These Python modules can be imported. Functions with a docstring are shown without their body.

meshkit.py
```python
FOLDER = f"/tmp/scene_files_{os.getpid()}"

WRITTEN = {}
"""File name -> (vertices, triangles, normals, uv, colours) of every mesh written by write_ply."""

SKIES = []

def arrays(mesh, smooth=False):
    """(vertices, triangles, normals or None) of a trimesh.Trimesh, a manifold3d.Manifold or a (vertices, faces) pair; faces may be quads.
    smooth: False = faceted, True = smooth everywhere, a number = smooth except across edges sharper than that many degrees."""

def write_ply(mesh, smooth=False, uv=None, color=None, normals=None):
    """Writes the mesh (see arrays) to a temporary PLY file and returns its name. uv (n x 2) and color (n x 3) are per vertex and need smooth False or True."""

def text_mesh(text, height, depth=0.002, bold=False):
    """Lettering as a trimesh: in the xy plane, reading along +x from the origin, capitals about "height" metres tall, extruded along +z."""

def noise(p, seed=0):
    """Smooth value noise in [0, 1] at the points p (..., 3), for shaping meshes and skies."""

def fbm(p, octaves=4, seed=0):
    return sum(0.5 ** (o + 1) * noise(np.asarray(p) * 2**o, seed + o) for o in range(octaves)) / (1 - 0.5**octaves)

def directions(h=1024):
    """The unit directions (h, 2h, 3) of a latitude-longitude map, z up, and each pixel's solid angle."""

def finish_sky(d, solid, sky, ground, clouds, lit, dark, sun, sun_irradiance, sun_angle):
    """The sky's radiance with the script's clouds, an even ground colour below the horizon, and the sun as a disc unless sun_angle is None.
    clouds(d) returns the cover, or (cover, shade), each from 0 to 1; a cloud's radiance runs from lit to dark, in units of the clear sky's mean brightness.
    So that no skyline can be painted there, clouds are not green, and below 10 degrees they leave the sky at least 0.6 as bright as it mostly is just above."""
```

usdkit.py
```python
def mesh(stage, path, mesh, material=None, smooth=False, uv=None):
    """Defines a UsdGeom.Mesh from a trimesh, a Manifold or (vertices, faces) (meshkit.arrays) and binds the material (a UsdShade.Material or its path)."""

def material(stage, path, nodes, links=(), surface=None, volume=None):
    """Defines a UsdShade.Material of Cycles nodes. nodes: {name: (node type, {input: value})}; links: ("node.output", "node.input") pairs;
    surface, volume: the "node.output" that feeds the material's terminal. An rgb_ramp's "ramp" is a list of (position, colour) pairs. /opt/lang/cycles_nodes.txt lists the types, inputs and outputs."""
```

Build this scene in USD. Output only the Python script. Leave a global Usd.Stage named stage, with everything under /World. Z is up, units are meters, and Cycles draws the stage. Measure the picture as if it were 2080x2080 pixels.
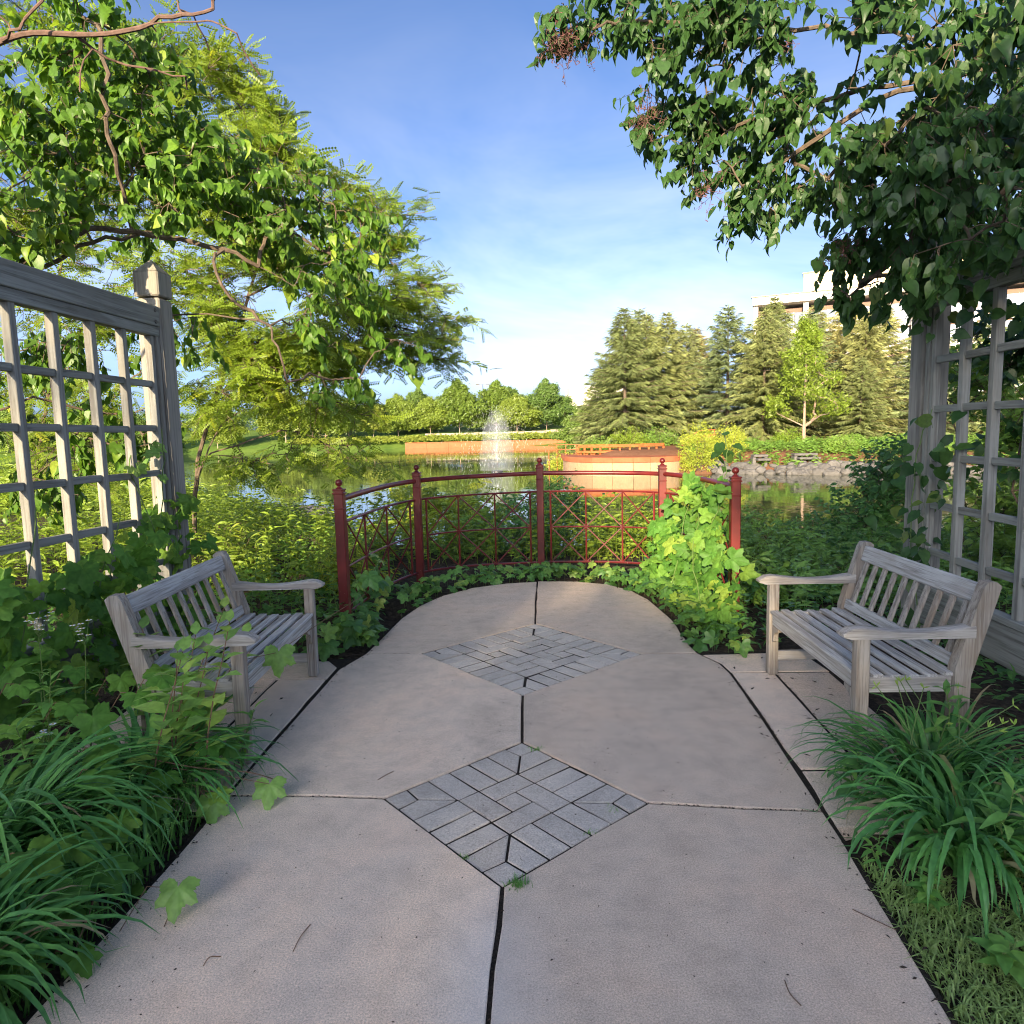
import math
import numpy as np
import trimesh
import shapely
from shapely.geometry import Polygon, LineString, Point
from shapely.ops import unary_union
import usdkit
import meshkit
from pxr import Usd, UsdGeom, UsdLux, UsdShade, Gf, Sdf, Vt

stage = Usd.Stage.CreateInMemory()
UsdGeom.SetStageUpAxis(stage, UsdGeom.Tokens.z)
UsdGeom.SetStageMetersPerUnit(stage, 1.0)
UsdGeom.Xform.Define(stage, '/World')
PI = math.pi

# ------------------------------------------------------------------ camera
EYE = np.array([0.0, 0.0, 1.6])
PITCH, ROLL = 0.112142, -0.024039
EXPOSURE = 2.35
_f = np.array([0, math.cos(PITCH), -math.sin(PITCH)])
_r = np.array([1.0, 0, 0])
_u = np.cross(_r, _f)
CR = math.cos(ROLL) * _r + math.sin(ROLL) * _u
CU = -math.sin(ROLL) * _r + math.cos(ROLL) * _u
cam = UsdGeom.Camera.Define(stage, '/World/camera')
cam.CreateHorizontalApertureAttr(36.0)
cam.CreateVerticalApertureAttr(36.0)
cam.CreateFocalLengthAttr(36.0 * 1402.36 / 2080)
cam.CreateClippingRangeAttr((0.05, 5000.0))
cam.CreateExposureAttr(EXPOSURE)
M = np.eye(4)
M[0, :3], M[1, :3], M[2, :3], M[3, :3] = CR, CU, -_f, EYE
cam.AddTransformOp().Set(Gf.Matrix4d(M.tolist()))

# ------------------------------------------------------------------ sky and sun (low morning sun behind the camera, from the left)
SUN_AZ, SUN_EL = math.radians(15.0), math.radians(13.0)      # azimuth: how far left of straight behind
TO_SUN = np.array([-math.sin(SUN_AZ) * math.cos(SUN_EL), -math.cos(SUN_AZ) * math.cos(SUN_EL), math.sin(SUN_EL)])
SKY_STRENGTH, SUN_INTENSITY = 0.075, 0.8
sky_mat = usdkit.material(stage, '/World/Looks/sky', {
    'sky': ('sky_texture', {'sky_type': 'single_scattering', 'sun_disc': False, 'sun_elevation': SUN_EL,
                            'sun_rotation': math.atan2(TO_SUN[0], TO_SUN[1]), 'air_density': 0.45, 'aerosol_density': 3.0, 'ozone_density': 3.3}),
    'tc': ('texture_coordinate', {}),
    'map': ('mapping', {'scale': (1.5, 1.5, 3.2), 'rotation': (0.0, 0.2, 0.5)}),
    'n': ('noise_texture', {'scale': 1.7, 'detail': 6.0, 'roughness': 0.58, 'distortion': 0.6}),
    'sep': ('separate_xyz', {}),
    'low': ('map_range', {'from_min': 0.02, 'from_max': 0.56, 'to_min': 0.95, 'to_max': 0.0, 'clamp': True}),
    'cov': ('map_range', {'from_min': 0.28, 'from_max': 0.74, 'to_min': 0.0, 'to_max': 1.0, 'clamp': True}),
    'mul': ('math', {'math_type': 'multiply'}),
    'cloud': ('hsv', {'saturation': 0.3, 'value': 1.25}),
    'mix': ('mix', {'mix_type': 'mix'}),
    'bg': ('background_shader', {'strength': SKY_STRENGTH}),
}, [('tc.generated', 'map.vector'), ('map.vector', 'n.vector'), ('tc.generated', 'sep.vector'), ('sep.z', 'low.value'),
    ('n.fac', 'cov.value'), ('low.result', 'mul.value1'), ('cov.result', 'mul.value2'), ('sky.color', 'cloud.color'),
    ('mul.value', 'mix.fac'), ('sky.color', 'mix.color1'), ('cloud.color', 'mix.color2'), ('mix.color', 'bg.color')], surface='bg.background')
dome = UsdLux.DomeLight.Define(stage, '/World/sky')
dome.GetPrim().SetCustomDataByKey('kind', 'structure')
UsdShade.MaterialBindingAPI.Apply(dome.GetPrim()).Bind(sky_mat)
sun = UsdLux.DistantLight.Define(stage, '/World/sun')
sun.CreateNormalizeAttr(True)
sun.CreateIntensityAttr(SUN_INTENSITY)
sun.CreateAngleAttr(0.5)
sun.CreateColorAttr(Gf.Vec3f(1.0, 0.80, 0.52))
_z = TO_SUN
_x = np.cross([0, 0, 1.0], _z); _x /= np.linalg.norm(_x)
_y = np.cross(_z, _x)
M = np.eye(4)
M[0, :3], M[1, :3], M[2, :3] = _x, _y, _z
sun.AddTransformOp().Set(Gf.Matrix4d(M.tolist()))

# ------------------------------------------------------------------ helpers
NAMES = {}


def numbered(parent, name):
    k = NAMES.get((parent, name), 0)
    NAMES[(parent, name)] = k + 1
    return f'{parent}/{name}' if k == 0 else f'{parent}/{name}_{k:03d}'


def tag(prim, label=None, cat=None, group=None, kind=None):
    for k, v in (('label', label), ('category', cat), ('group', group), ('kind', kind)):
        if v:
            prim.SetCustomDataByKey(k, v)


def thing(name, label, cat, group=None, kind=None, loc=(0, 0, 0), rotz=0.0, scale=None):
    path = numbered('/World', name)
    x = UsdGeom.Xform.Define(stage, path)
    x.AddTranslateOp().Set(Gf.Vec3d(*[float(c) for c in loc]))
    if rotz:
        x.AddRotateZOp().Set(float(math.degrees(rotz)))
    if scale is not None:
        x.AddScaleOp().Set(Gf.Vec3f(*[float(c) for c in np.broadcast_to(scale, 3)]))
    tag(x.GetPrim(), label, cat, group, kind)
    return path


def copy_of(src, label, cat, group=None, loc=(0, 0, 0), rotz=0.0, scale=1.0):
    name = src.rsplit('/', 1)[1]
    if name[-4] == '_' and name[-3:].isdigit():
        name = name[:-4]
    path = numbered('/World', name)
    x = UsdGeom.Xform.Define(stage, path)
    x.GetPrim().GetReferences().AddInternalReference(src)
    x.GetPrim().SetInstanceable(True)
    x.ClearXformOpOrder()
    x.AddTranslateOp(UsdGeom.XformOp.PrecisionDouble, 'place').Set(Gf.Vec3d(*[float(c) for c in loc]))
    x.AddRotateZOp(UsdGeom.XformOp.PrecisionFloat, 'turn').Set(float(math.degrees(rotz)))
    x.AddScaleOp(UsdGeom.XformOp.PrecisionFloat, 'size').Set(Gf.Vec3f(*[float(c) for c in np.broadcast_to(scale, 3)]))
    tag(x.GetPrim(), label, cat, group)
    return path


def smooth_normals(v, f):
    n = np.zeros_like(v)
    c = np.cross(v[f[:, 1]] - v[f[:, 0]], v[f[:, 2]] - v[f[:, 0]])
    for k in range(3):
        np.add.at(n, f[:, k], c)
    l = np.linalg.norm(n, axis=1, keepdims=True)
    return np.where(l > 0, n / np.maximum(l, 1e-30), [0, 0, 1.0])


def part(parent, name, vf, mat, smooth=False, label=None, kind=None):
    """One Mesh under a thing or a part."""
    path = numbered(parent, name)
    if not isinstance(vf, tuple):
        vf = (np.asarray(vf.vertices), np.asarray(vf.faces))
    v, f = np.asarray(vf[0], np.float32), np.asarray(vf[1], np.int32)
    m = UsdGeom.Mesh.Define(stage, path)
    m.CreatePointsAttr(Vt.Vec3fArray.FromNumpy(v))
    m.CreateFaceVertexCountsAttr(Vt.IntArray.FromNumpy(np.full(len(f), f.shape[1], np.int32)))
    m.CreateFaceVertexIndicesAttr(Vt.IntArray.FromNumpy(np.ascontiguousarray(f).ravel()))
    m.CreateSubdivisionSchemeAttr('none')
    if smooth:
        t = f if f.shape[1] == 3 else np.vstack([f[:, [0, 1, 2]], f[:, [0, 2, 3]]])
        m.CreateNormalsAttr(Vt.Vec3fArray.FromNumpy(smooth_normals(v.astype(float), t).astype(np.float32)))
        m.SetNormalsInterpolation('vertex')
    UsdShade.MaterialBindingAPI.Apply(m.GetPrim()).Bind(MATS[mat])
    tag(m.GetPrim(), label, kind=kind)
    return path


def single(name, vf, mat, label, cat, group=None, kind=None, smooth=False):
    p = part('/World', name, vf, mat, smooth, label, kind)
    tag(stage.GetPrimAtPath(p), cat=cat, group=group)
    return p


class MB:
    """Collects pieces that become one mesh."""

    def __init__(self):
        self.v, self.f, self.n = [], [], 0

    def add(self, vf):
        if not isinstance(vf, tuple):
            vf = (np.asarray(vf.vertices), np.asarray(vf.faces))
        v, f = np.asarray(vf[0], float), np.asarray(vf[1], int)
        if f.shape[1] == 4:
            f = np.vstack([f[:, [0, 1, 2]], f[:, [0, 2, 3]]])
        self.v.append(v)
        self.f.append(f + self.n)
        self.n += len(v)
        return self

    def get(self):
        return np.vstack(self.v), np.vstack(self.f)


def unit(a):
    a = np.asarray(a, float)
    return a / np.maximum(np.linalg.norm(a, axis=-1, keepdims=True), 1e-9)


_BOARD = {}


def board(sx, sy, sz, ch=0.004):
    """A box with chamfered edges, centred."""
    key = (round(sx, 4), round(sy, 4), round(sz, 4), ch)
    if key not in _BOARD:
        h = np.array([sx, sy, sz]) / 2
        c = min(ch, h.min() * 0.6)
        pts = []
        for s in np.array(np.meshgrid([-1, 1], [-1, 1], [-1, 1])).T.reshape(-1, 3):
            for k in range(3):
                q = h - c
                q[k] = h[k]
                pts.append(s * q)
        m = trimesh.convex.convex_hull(np.array(pts))
        _BOARD[key] = (np.array(m.vertices), np.array(m.faces))
    v, f = _BOARD[key]
    return v.copy(), f


def place(vf, loc=(0, 0, 0), rz=0.0, rx=0.0, ry=0.0):
    v, f = vf
    for ang, (i, j) in ((rx, (1, 2)), (ry, (2, 0)), (rz, (0, 1))):
        if ang:
            c, s = math.cos(ang), math.sin(ang)
            v = v.copy()
            a, b = v[:, i].copy(), v[:, j].copy()
            v[:, i], v[:, j] = c * a - s * b, s * a + c * b
    return v + np.asarray(loc, float), f


def tube(points, radii, sides=6, cap=True):
    p = np.asarray(points, float)
    n = len(p)
    r = np.broadcast_to(np.asarray(radii, float), (n,))
    t = np.gradient(p, axis=0) if n > 2 else np.repeat([p[1] - p[0]], 2, 0)
    t = unit(t)
    ref = np.array([0, 0, 1.0]) if abs(t[0, 2]) < 0.9 else np.array([1.0, 0, 0])
    rings = []
    a = unit(np.cross(ref, t[0]))
    for k in range(n):
        a = unit(a - t[k] * (a @ t[k]))
        b = np.cross(t[k], a)
        th = np.arange(sides) * 2 * PI / sides
        rings.append(p[k] + r[k] * (np.cos(th)[:, None] * a + np.sin(th)[:, None] * b))
    v = np.vstack(rings)
    f = []
    for k in range(n - 1):
        for j in range(sides):
            j2 = (j + 1) % sides
            f.append([k * sides + j, k * sides + j2, (k + 1) * sides + j2])
            f.append([k * sides + j, (k + 1) * sides + j2, (k + 1) * sides + j])
    if cap:
        v = np.vstack([v, p[:1], p[-1:]])
        for j in range(sides):
            j2 = (j + 1) % sides
            f.append([n * sides, j2, j])
            f.append([n * sides + 1, (n - 1) * sides + j, (n - 1) * sides + j2])
    return v, np.array(f)


def segs(P, Q, ra, rb, sides=3):
    """Many straight tapered twigs at once."""
    P, Q = np.asarray(P, float), np.asarray(Q, float)
    n = len(P)
    t = unit(Q - P)
    ref = np.where(np.abs(t[:, 2:3]) < 0.9, [[0, 0, 1.0]], [[1.0, 0, 0]])
    a = unit(np.cross(ref, t))
    b = np.cross(t, a)
    th = np.arange(sides) * 2 * PI / sides
    off = np.cos(th)[None, :, None] * a[:, None] + np.sin(th)[None, :, None] * b[:, None]
    ra, rb = np.broadcast_to(ra, (n,)), np.broadcast_to(rb, (n,))
    v = np.concatenate([P[:, None] + off * ra[:, None, None], Q[:, None] + off * rb[:, None, None]], 1).reshape(-1, 3)
    q = []
    for j in range(sides):
        j2 = (j + 1) % sides
        q += [[j, j2, sides + j2], [j, sides + j2, sides + j]]
    f = (np.array(q)[None] + (np.arange(n) * 2 * sides)[:, None, None]).reshape(-1, 3)
    return v, f


def lathe(profile, n=14):
    pr = np.asarray(profile, float)
    th = np.arange(n) * 2 * PI / n
    v = np.stack([pr[:, None, 0] * np.cos(th), pr[:, None, 0] * np.sin(th), np.repeat(pr[:, 1:2], n, 1)], -1).reshape(-1, 3)
    f = []
    for k in range(len(pr) - 1):
        for j in range(n):
            j2 = (j + 1) % n
            f += [[k * n + j, k * n + j2, (k + 1) * n + j2], [k * n + j, (k + 1) * n + j2, (k + 1) * n + j]]
    return v, np.array(f)


def catmull(pts, per=6):
    p = np.asarray(pts, float)
    q = np.vstack([2 * p[0] - p[1], p, 2 * p[-1] - p[-2]])
    out = []
    for k in range(len(p) - 1):
        a, b, c, d = q[k:k + 4]
        for t in np.arange(per) / per:
            out.append(0.5 * (2 * b + (c - a) * t + (2 * a - 5 * b + 4 * c - d) * t * t + (3 * b - a - 3 * c + d) * t ** 3))
    out.append(p[-1])
    return np.array(out)


def wobble(pts, amp, seed):
    p = np.asarray(pts, float)
    r = np.random.default_rng(seed)
    d = r.normal(0, amp, p.shape)
    d[0] = d[-1] = 0
    return p + d


def flat_slab(poly, ztop, bevel, depth):
    """A paving piece: flat top, bevelled arris, straight sides."""
    mb = MB()
    inner = poly.buffer(-bevel, join_style='mitre')
    if inner.geom_type == 'MultiPolygon':
        inner = max(inner.geoms, key=lambda g: g.area)
    v, f = trimesh.creation.triangulate_polygon(inner, engine='earcut')
    mb.add((np.c_[v, np.full(len(v), ztop)], f))
    ring = poly.difference(inner)
    for g in getattr(ring, 'geoms', [ring]):
        if g.geom_type != 'Polygon' or g.area < 1e-9:
            continue
        v, f = trimesh.creation.triangulate_polygon(g, engine='earcut')
        d = np.array([poly.exterior.distance(Point(q)) for q in v])
        mb.add((np.c_[v, np.where(d < bevel * 0.4, ztop - bevel * 0.8, ztop)], f))
    c = np.array(poly.exterior.coords)
    n = len(c) - 1
    if poly.exterior.is_ccw is False:
        c = c[::-1]
    v = np.vstack([np.c_[c[:n], np.full(n, ztop - bevel * 0.8)], np.c_[c[:n], np.full(n, ztop - depth)]])
    f = []
    for k in range(n):
        k2 = (k + 1) % n
        f += [[k, n + k, n + k2], [k, n + k2, k2]]
    mb.add((v, np.array(f)))
    v, f = mb.get()
    up = np.cross(v[f[:, 1]] - v[f[:, 0]], v[f[:, 2]] - v[f[:, 0]])[:, 2]
    f[up < -1e-12] = f[up < -1e-12][:, ::-1]
    return v, f


# ------------------------------------------------------------------ materials
MATS = {}


def mat(name, nodes, links, surface='p.BSDF', volume=None):
    MATS[name] = usdkit.material(stage, '/World/Looks/' + name, nodes, links, surface=surface, volume=volume)


def leaf_mat(name, stops, glow, trans=0.32, rough=0.45, spec=0.4):
    """Leaf: each leaf its own tone, some light let through."""
    mat(name, {
        'g': ('geometry', {}), 'o': ('object_info', {}),
        's': ('math', {'math_type': 'add'}), 'fr': ('math', {'math_type': 'fraction'}),
        'ramp': ('rgb_ramp', {'ramp': stops}),
        'n': ('noise_texture', {'scale': 38.0, 'detail': 3.0}), 'nr': ('map_range', {'from_min': 0.25, 'from_max': 0.75, 'to_min': 0.72, 'to_max': 1.22}),
        'big': ('noise_texture', {'scale': 1.3, 'detail': 2.0}), 'br': ('map_range', {'from_min': 0.3, 'from_max': 0.7, 'to_min': 0.78, 'to_max': 1.2}),
        'mm': ('math', {'math_type': 'multiply'}),
        'h': ('hsv', {}),
        'b': ('bump', {'strength': 0.25, 'distance': 0.004}),
        'p': ('principled_bsdf', {'roughness': rough, 'specular_ior_level': spec}),
        'tr': ('hsv', {'hue': 0.485, 'saturation': 1.05, 'value': glow}),
        't': ('translucent_bsdf', {}),
        'm': ('mix_closure', {'fac': trans}),
    }, [('g.random_per_island', 's.value1'), ('o.random', 's.value2'), ('s.value', 'fr.value1'), ('fr.value', 'ramp.fac'),
        ('g.position', 'n.vector'), ('n.fac', 'nr.value'), ('g.position', 'big.vector'), ('big.fac', 'br.value'),
        ('nr.result', 'mm.value1'), ('br.result', 'mm.value2'), ('mm.value', 'h.value'), ('ramp.color', 'h.color'), ('h.color', 'p.base_color'),
        ('n.fac', 'b.height'), ('b.normal', 'p.normal'), ('h.color', 'tr.color'), ('tr.color', 't.color'), ('p.BSDF', 'm.closure1'), ('t.BSDF', 'm.closure2')], surface='m.closure')


def wood_mat(name, axis, light, dark, scale=26.0, rough=0.85, stain=None):
    """Weathered wood whose grain runs along the given axis of the object."""
    s = [1.0, 1.0, 1.0]
    s['xyz'.index(axis)] = 0.035
    stain = stain or [c * 0.7 for c in light]
    mat(name, {
        'tc': ('texture_coordinate', {}), 'o': ('object_info', {}),
        'off': ('vector_math', {'math_type': 'scale', 'scale': 37.0}),
        'cv': ('combine_xyz', {}), 'addv': ('vector_math', {'math_type': 'add'}),
        'mp': ('mapping', {'scale': tuple(s)}),
        'n': ('noise_texture', {'scale': scale * 5, 'detail': 5.0, 'roughness': 0.7, 'distortion': 0.5}),
        'w': ('noise_texture', {'scale': scale * 1.2, 'detail': 3.0, 'distortion': 1.2}),
        'st': ('noise_texture', {'scale': 3.1, 'detail': 4.0, 'roughness': 0.6}),
        'r': ('rgb_ramp', {'ramp': [(0.28, dark), (0.5, light), (0.75, [c * 1.12 for c in light])]}),
        'r2': ('rgb_ramp', {'ramp': [(0.40, (0.55, 0.52, 0.5)), (0.52, (1, 1, 1))]}),
        'mul': ('mix', {'mix_type': 'multiply', 'fac': 0.75}),
        'sr': ('map_range', {'from_min': 0.42, 'from_max': 0.7, 'to_min': 0.0, 'to_max': 0.75}),
        'mx': ('mix', {'mix_type': 'mix', 'color2': tuple(stain)}),
        'b': ('bump', {'strength': 0.7, 'distance': 0.004}),
        'p': ('principled_bsdf', {'roughness': rough, 'specular_ior_level': 0.25}),
    }, [('o.random', 'cv.x'), ('o.random', 'cv.y'), ('o.random', 'cv.z'), ('cv.vector', 'off.vector1'), ('tc.object', 'addv.vector1'), ('off.vector', 'addv.vector2'),
        ('addv.vector', 'mp.vector'), ('mp.vector', 'n.vector'), ('mp.vector', 'w.vector'), ('addv.vector', 'st.vector'), ('n.fac', 'r.fac'), ('w.fac', 'r2.fac'),
        ('r.color', 'mul.color1'), ('r2.color', 'mul.color2'), ('st.fac', 'sr.value'), ('sr.result', 'mx.fac'), ('mul.color', 'mx.color1'), ('mx.color', 'p.base_color'),
        ('n.fac', 'b.height'), ('b.normal', 'p.normal')])


def plain_mat(name, col, rough=0.6, spec=0.4, var=0.12, scale=8.0, metallic=0.0, bump=0.0):
    mat(name, {
        'g': ('geometry', {}), 'n': ('noise_texture', {'scale': scale, 'detail': 5.0, 'roughness': 0.6}),
        'r': ('map_range', {'from_min': 0.3, 'from_max': 0.7, 'to_min': 1 - var, 'to_max': 1 + var}),
        'h': ('hsv', {'color': tuple(col)}), 'b': ('bump', {'strength': bump, 'distance': 0.01}),
        'p': ('principled_bsdf', {'roughness': rough, 'specular_ior_level': spec, 'metallic': metallic}),
    }, [('g.position', 'n.vector'), ('n.fac', 'r.value'), ('r.result', 'h.value'), ('h.color', 'p.base_color')] + ([('n.fac', 'b.height'), ('b.normal', 'p.normal')] if bump else []))


def concrete_mat(name, col, speck=0.5, warm=(1.12, 0.98, 0.9), bloom=False):
    """Weathered concrete: fine aggregate, broad stains, dark grime, pale scuffs."""
    c = np.array(col)
    mat(name, {
        'g': ('geometry', {}), 'o': ('object_info', {}),
        'n1': ('noise_texture', {'scale': 170.0, 'detail': 4.0, 'roughness': 0.8}),
        'n2': ('noise_texture', {'scale': 1.5, 'detail': 6.0, 'roughness': 0.62, 'distortion': 0.4}),
        'n3': ('noise_texture', {'scale': 9.0, 'detail': 5.0, 'roughness': 0.7}),
        'v': ('voronoi_texture', {'scale': 95.0, 'feature': 'f1'}),
        'base': ('rgb_ramp', {'ramp': [(0.28, tuple(c * 0.80)), (0.48, tuple(c * 0.98)), (0.7, tuple(c * np.array(warm)))]}),
        'f1': ('rgb_ramp', {'ramp': [(0.30, (0.50, 0.50, 0.50)), (0.5, (1, 1, 1)), (0.70, (1.5, 1.48, 1.45))]}),
        'mul': ('mix', {'mix_type': 'multiply', 'fac': speck}),
        'f3': ('rgb_ramp', {'ramp': [(0.3, (0.78, 0.78, 0.78)), (0.55, (1, 1, 1)), (0.75, (1.08, 1.07, 1.05))]}),
        'mul2': ('mix', {'mix_type': 'multiply', 'fac': 0.75}),
        'pebr': ('map_range', {'from_min': 0.0, 'from_max': 0.24, 'to_min': 0.65, 'to_max': 0.0, 'clamp': True}),
        'keep': ('noise_texture', {'scale': 33.0, 'detail': 1.0}),
        'kr': ('map_range', {'from_min': 0.52, 'from_max': 0.60, 'to_min': 0.0, 'to_max': 1.0, 'clamp': True}),
        'pk': ('math', {'math_type': 'multiply'}),
        'peb': ('mix', {'mix_type': 'mix', 'color2': (0.62, 0.58, 0.53)}),
        'sx': ('separate_xyz', {}),
        'dx': ('math', {'math_type': 'add', 'value2': 0.085}), 'ax': ('math', {'math_type': 'absolute'}),
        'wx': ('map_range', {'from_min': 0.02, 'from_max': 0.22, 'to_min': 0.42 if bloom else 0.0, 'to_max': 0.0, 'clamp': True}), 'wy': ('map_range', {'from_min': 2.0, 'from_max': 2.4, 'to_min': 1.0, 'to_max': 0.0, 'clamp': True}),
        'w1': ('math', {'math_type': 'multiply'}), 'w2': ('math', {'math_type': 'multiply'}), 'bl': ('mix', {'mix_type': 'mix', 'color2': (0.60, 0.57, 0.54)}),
        'rr': ('map_range', {'from_min': 0.0, 'from_max': 1.0, 'to_min': 0.9, 'to_max': 1.1}),
        'h': ('hsv', {}),
        'b': ('bump', {'strength': 0.5, 'distance': 0.002}),
        'b2': ('bump', {'strength': 0.25, 'distance': 0.012}),
        'p': ('principled_bsdf', {'roughness': 0.88, 'specular_ior_level': 0.28}),
    }, [('g.position', 'n1.vector'), ('g.position', 'n2.vector'), ('g.position', 'n3.vector'), ('g.position', 'v.vector'), ('g.position', 'keep.vector'),
        ('n2.fac', 'base.fac'), ('n1.fac', 'f1.fac'), ('base.color', 'mul.color1'), ('f1.color', 'mul.color2'), ('n3.fac', 'f3.fac'), ('mul.color', 'mul2.color1'), ('f3.color', 'mul2.color2'),
        ('v.distance', 'pebr.value'), ('keep.fac', 'kr.value'), ('pebr.result', 'pk.value1'), ('kr.result', 'pk.value2'), ('pk.value', 'peb.fac'), ('mul2.color', 'peb.color1'),
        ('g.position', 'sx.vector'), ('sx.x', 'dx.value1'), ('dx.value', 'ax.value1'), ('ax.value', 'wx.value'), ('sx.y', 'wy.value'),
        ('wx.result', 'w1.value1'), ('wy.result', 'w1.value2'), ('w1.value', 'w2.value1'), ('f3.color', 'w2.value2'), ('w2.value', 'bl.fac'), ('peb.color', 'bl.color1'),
        ('o.random', 'rr.value'), ('rr.result', 'h.value'), ('bl.color', 'h.color'), ('h.color', 'p.base_color'),
        ('n1.fac', 'b.height'), ('n3.fac', 'b2.height'), ('b2.normal', 'b.normal'), ('b.normal', 'p.normal')])


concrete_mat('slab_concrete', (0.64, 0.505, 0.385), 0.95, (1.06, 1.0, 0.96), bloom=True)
concrete_mat('paver_concrete', (0.50, 0.44, 0.375), 1.0, (1.08, 1.06, 1.02))
concrete_mat('pale_concrete', (0.33, 0.235, 0.14), 0.4)
wood_mat('bench_wood_x', 'x', (0.37, 0.35, 0.32), (0.12, 0.11, 0.10), stain=(0.28, 0.24, 0.195))
wood_mat('bench_wood_y', 'y', (0.43, 0.42, 0.40), (0.15, 0.145, 0.135), stain=(0.32, 0.29, 0.255))
wood_mat('bench_wood_z', 'z', (0.33, 0.30, 0.26), (0.105, 0.092, 0.078), stain=(0.24, 0.18, 0.125))
wood_mat('trellis_wood_y', 'y', (0.235, 0.24, 0.215), (0.105, 0.105, 0.09), scale=14, stain=(0.21, 0.205, 0.175))
wood_mat('trellis_wood_z', 'z', (0.25, 0.25, 0.225), (0.12, 0.115, 0.10), scale=14, stain=(0.22, 0.205, 0.17))
wood_mat('post_wood', 'z', (0.27, 0.25, 0.215), (0.095, 0.088, 0.072), scale=10, stain=(0.23, 0.22, 0.19))
wood_mat('red_timber', 'x', (0.36, 0.105, 0.03), (0.26, 0.07, 0.02), scale=4, stain=(0.30, 0.085, 0.025))
# railing paint: old oxblood red, chipped on the top
mat('red_paint', {
    'g': ('geometry', {}), 'n': ('noise_texture', {'scale': 60.0, 'detail': 5.0, 'roughness': 0.7}), 'n2': ('noise_texture', {'scale': 5.0, 'detail': 3.0}),
    'chip': ('map_range', {'from_min': 0.69, 'from_max': 0.71, 'to_min': 0.0, 'to_max': 1.0, 'clamp': True}),
    'c': ('rgb_ramp', {'ramp': [(0.3, (0.068, 0.009, 0.009)), (0.7, (0.135, 0.015, 0.013))]}),
    'm': ('mix', {'mix_type': 'mix', 'color2': (0.42, 0.36, 0.33)}),
    'b': ('bump', {'strength': 0.2, 'distance': 0.002}),
    'p': ('principled_bsdf', {'roughness': 0.38, 'specular_ior_level': 0.4}),
}, [('g.position', 'n.vector'), ('g.position', 'n2.vector'), ('n2.fac', 'c.fac'), ('n.fac', 'chip.value'), ('chip.result', 'm.fac'), ('c.color', 'm.color1'),
    ('m.color', 'p.base_color'), ('n.fac', 'b.height'), ('b.normal', 'p.normal')])
plain_mat('dark_metal', (0.03, 0.03, 0.032), 0.45, 0.5)
plain_mat('bark', (0.10, 0.075, 0.055), 0.9, 0.2, 0.4, 25, bump=0.8)
plain_mat('pale_bark', (0.27, 0.20, 0.15), 0.85, 0.2, 0.3, 30, bump=0.6)
plain_mat('reddish_bark', (0.12, 0.075, 0.06), 0.8, 0.25, 0.3, 30, bump=0.5)
plain_mat('green_stem', (0.10, 0.16, 0.04), 0.6, 0.3, 0.2, 30)
plain_mat('brown_stem', (0.17, 0.10, 0.06), 0.8, 0.2, 0.3, 30)
plain_mat('dry_seed', (0.11, 0.055, 0.05), 0.9, 0.1, 0.35, 30)
plain_mat('stone', (0.105, 0.10, 0.095), 0.85, 0.25, 0.3, 3.0, bump=0.6)
plain_mat('limestone', (0.26, 0.22, 0.17), 0.9, 0.2, 0.25, 1.5)
plain_mat('terracotta', (0.30, 0.095, 0.042), 0.85, 0.2, 0.15, 1.5)
plain_mat('white_wall', (0.62, 0.58, 0.52), 0.8, 0.2, 0.04, 0.3)
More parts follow.
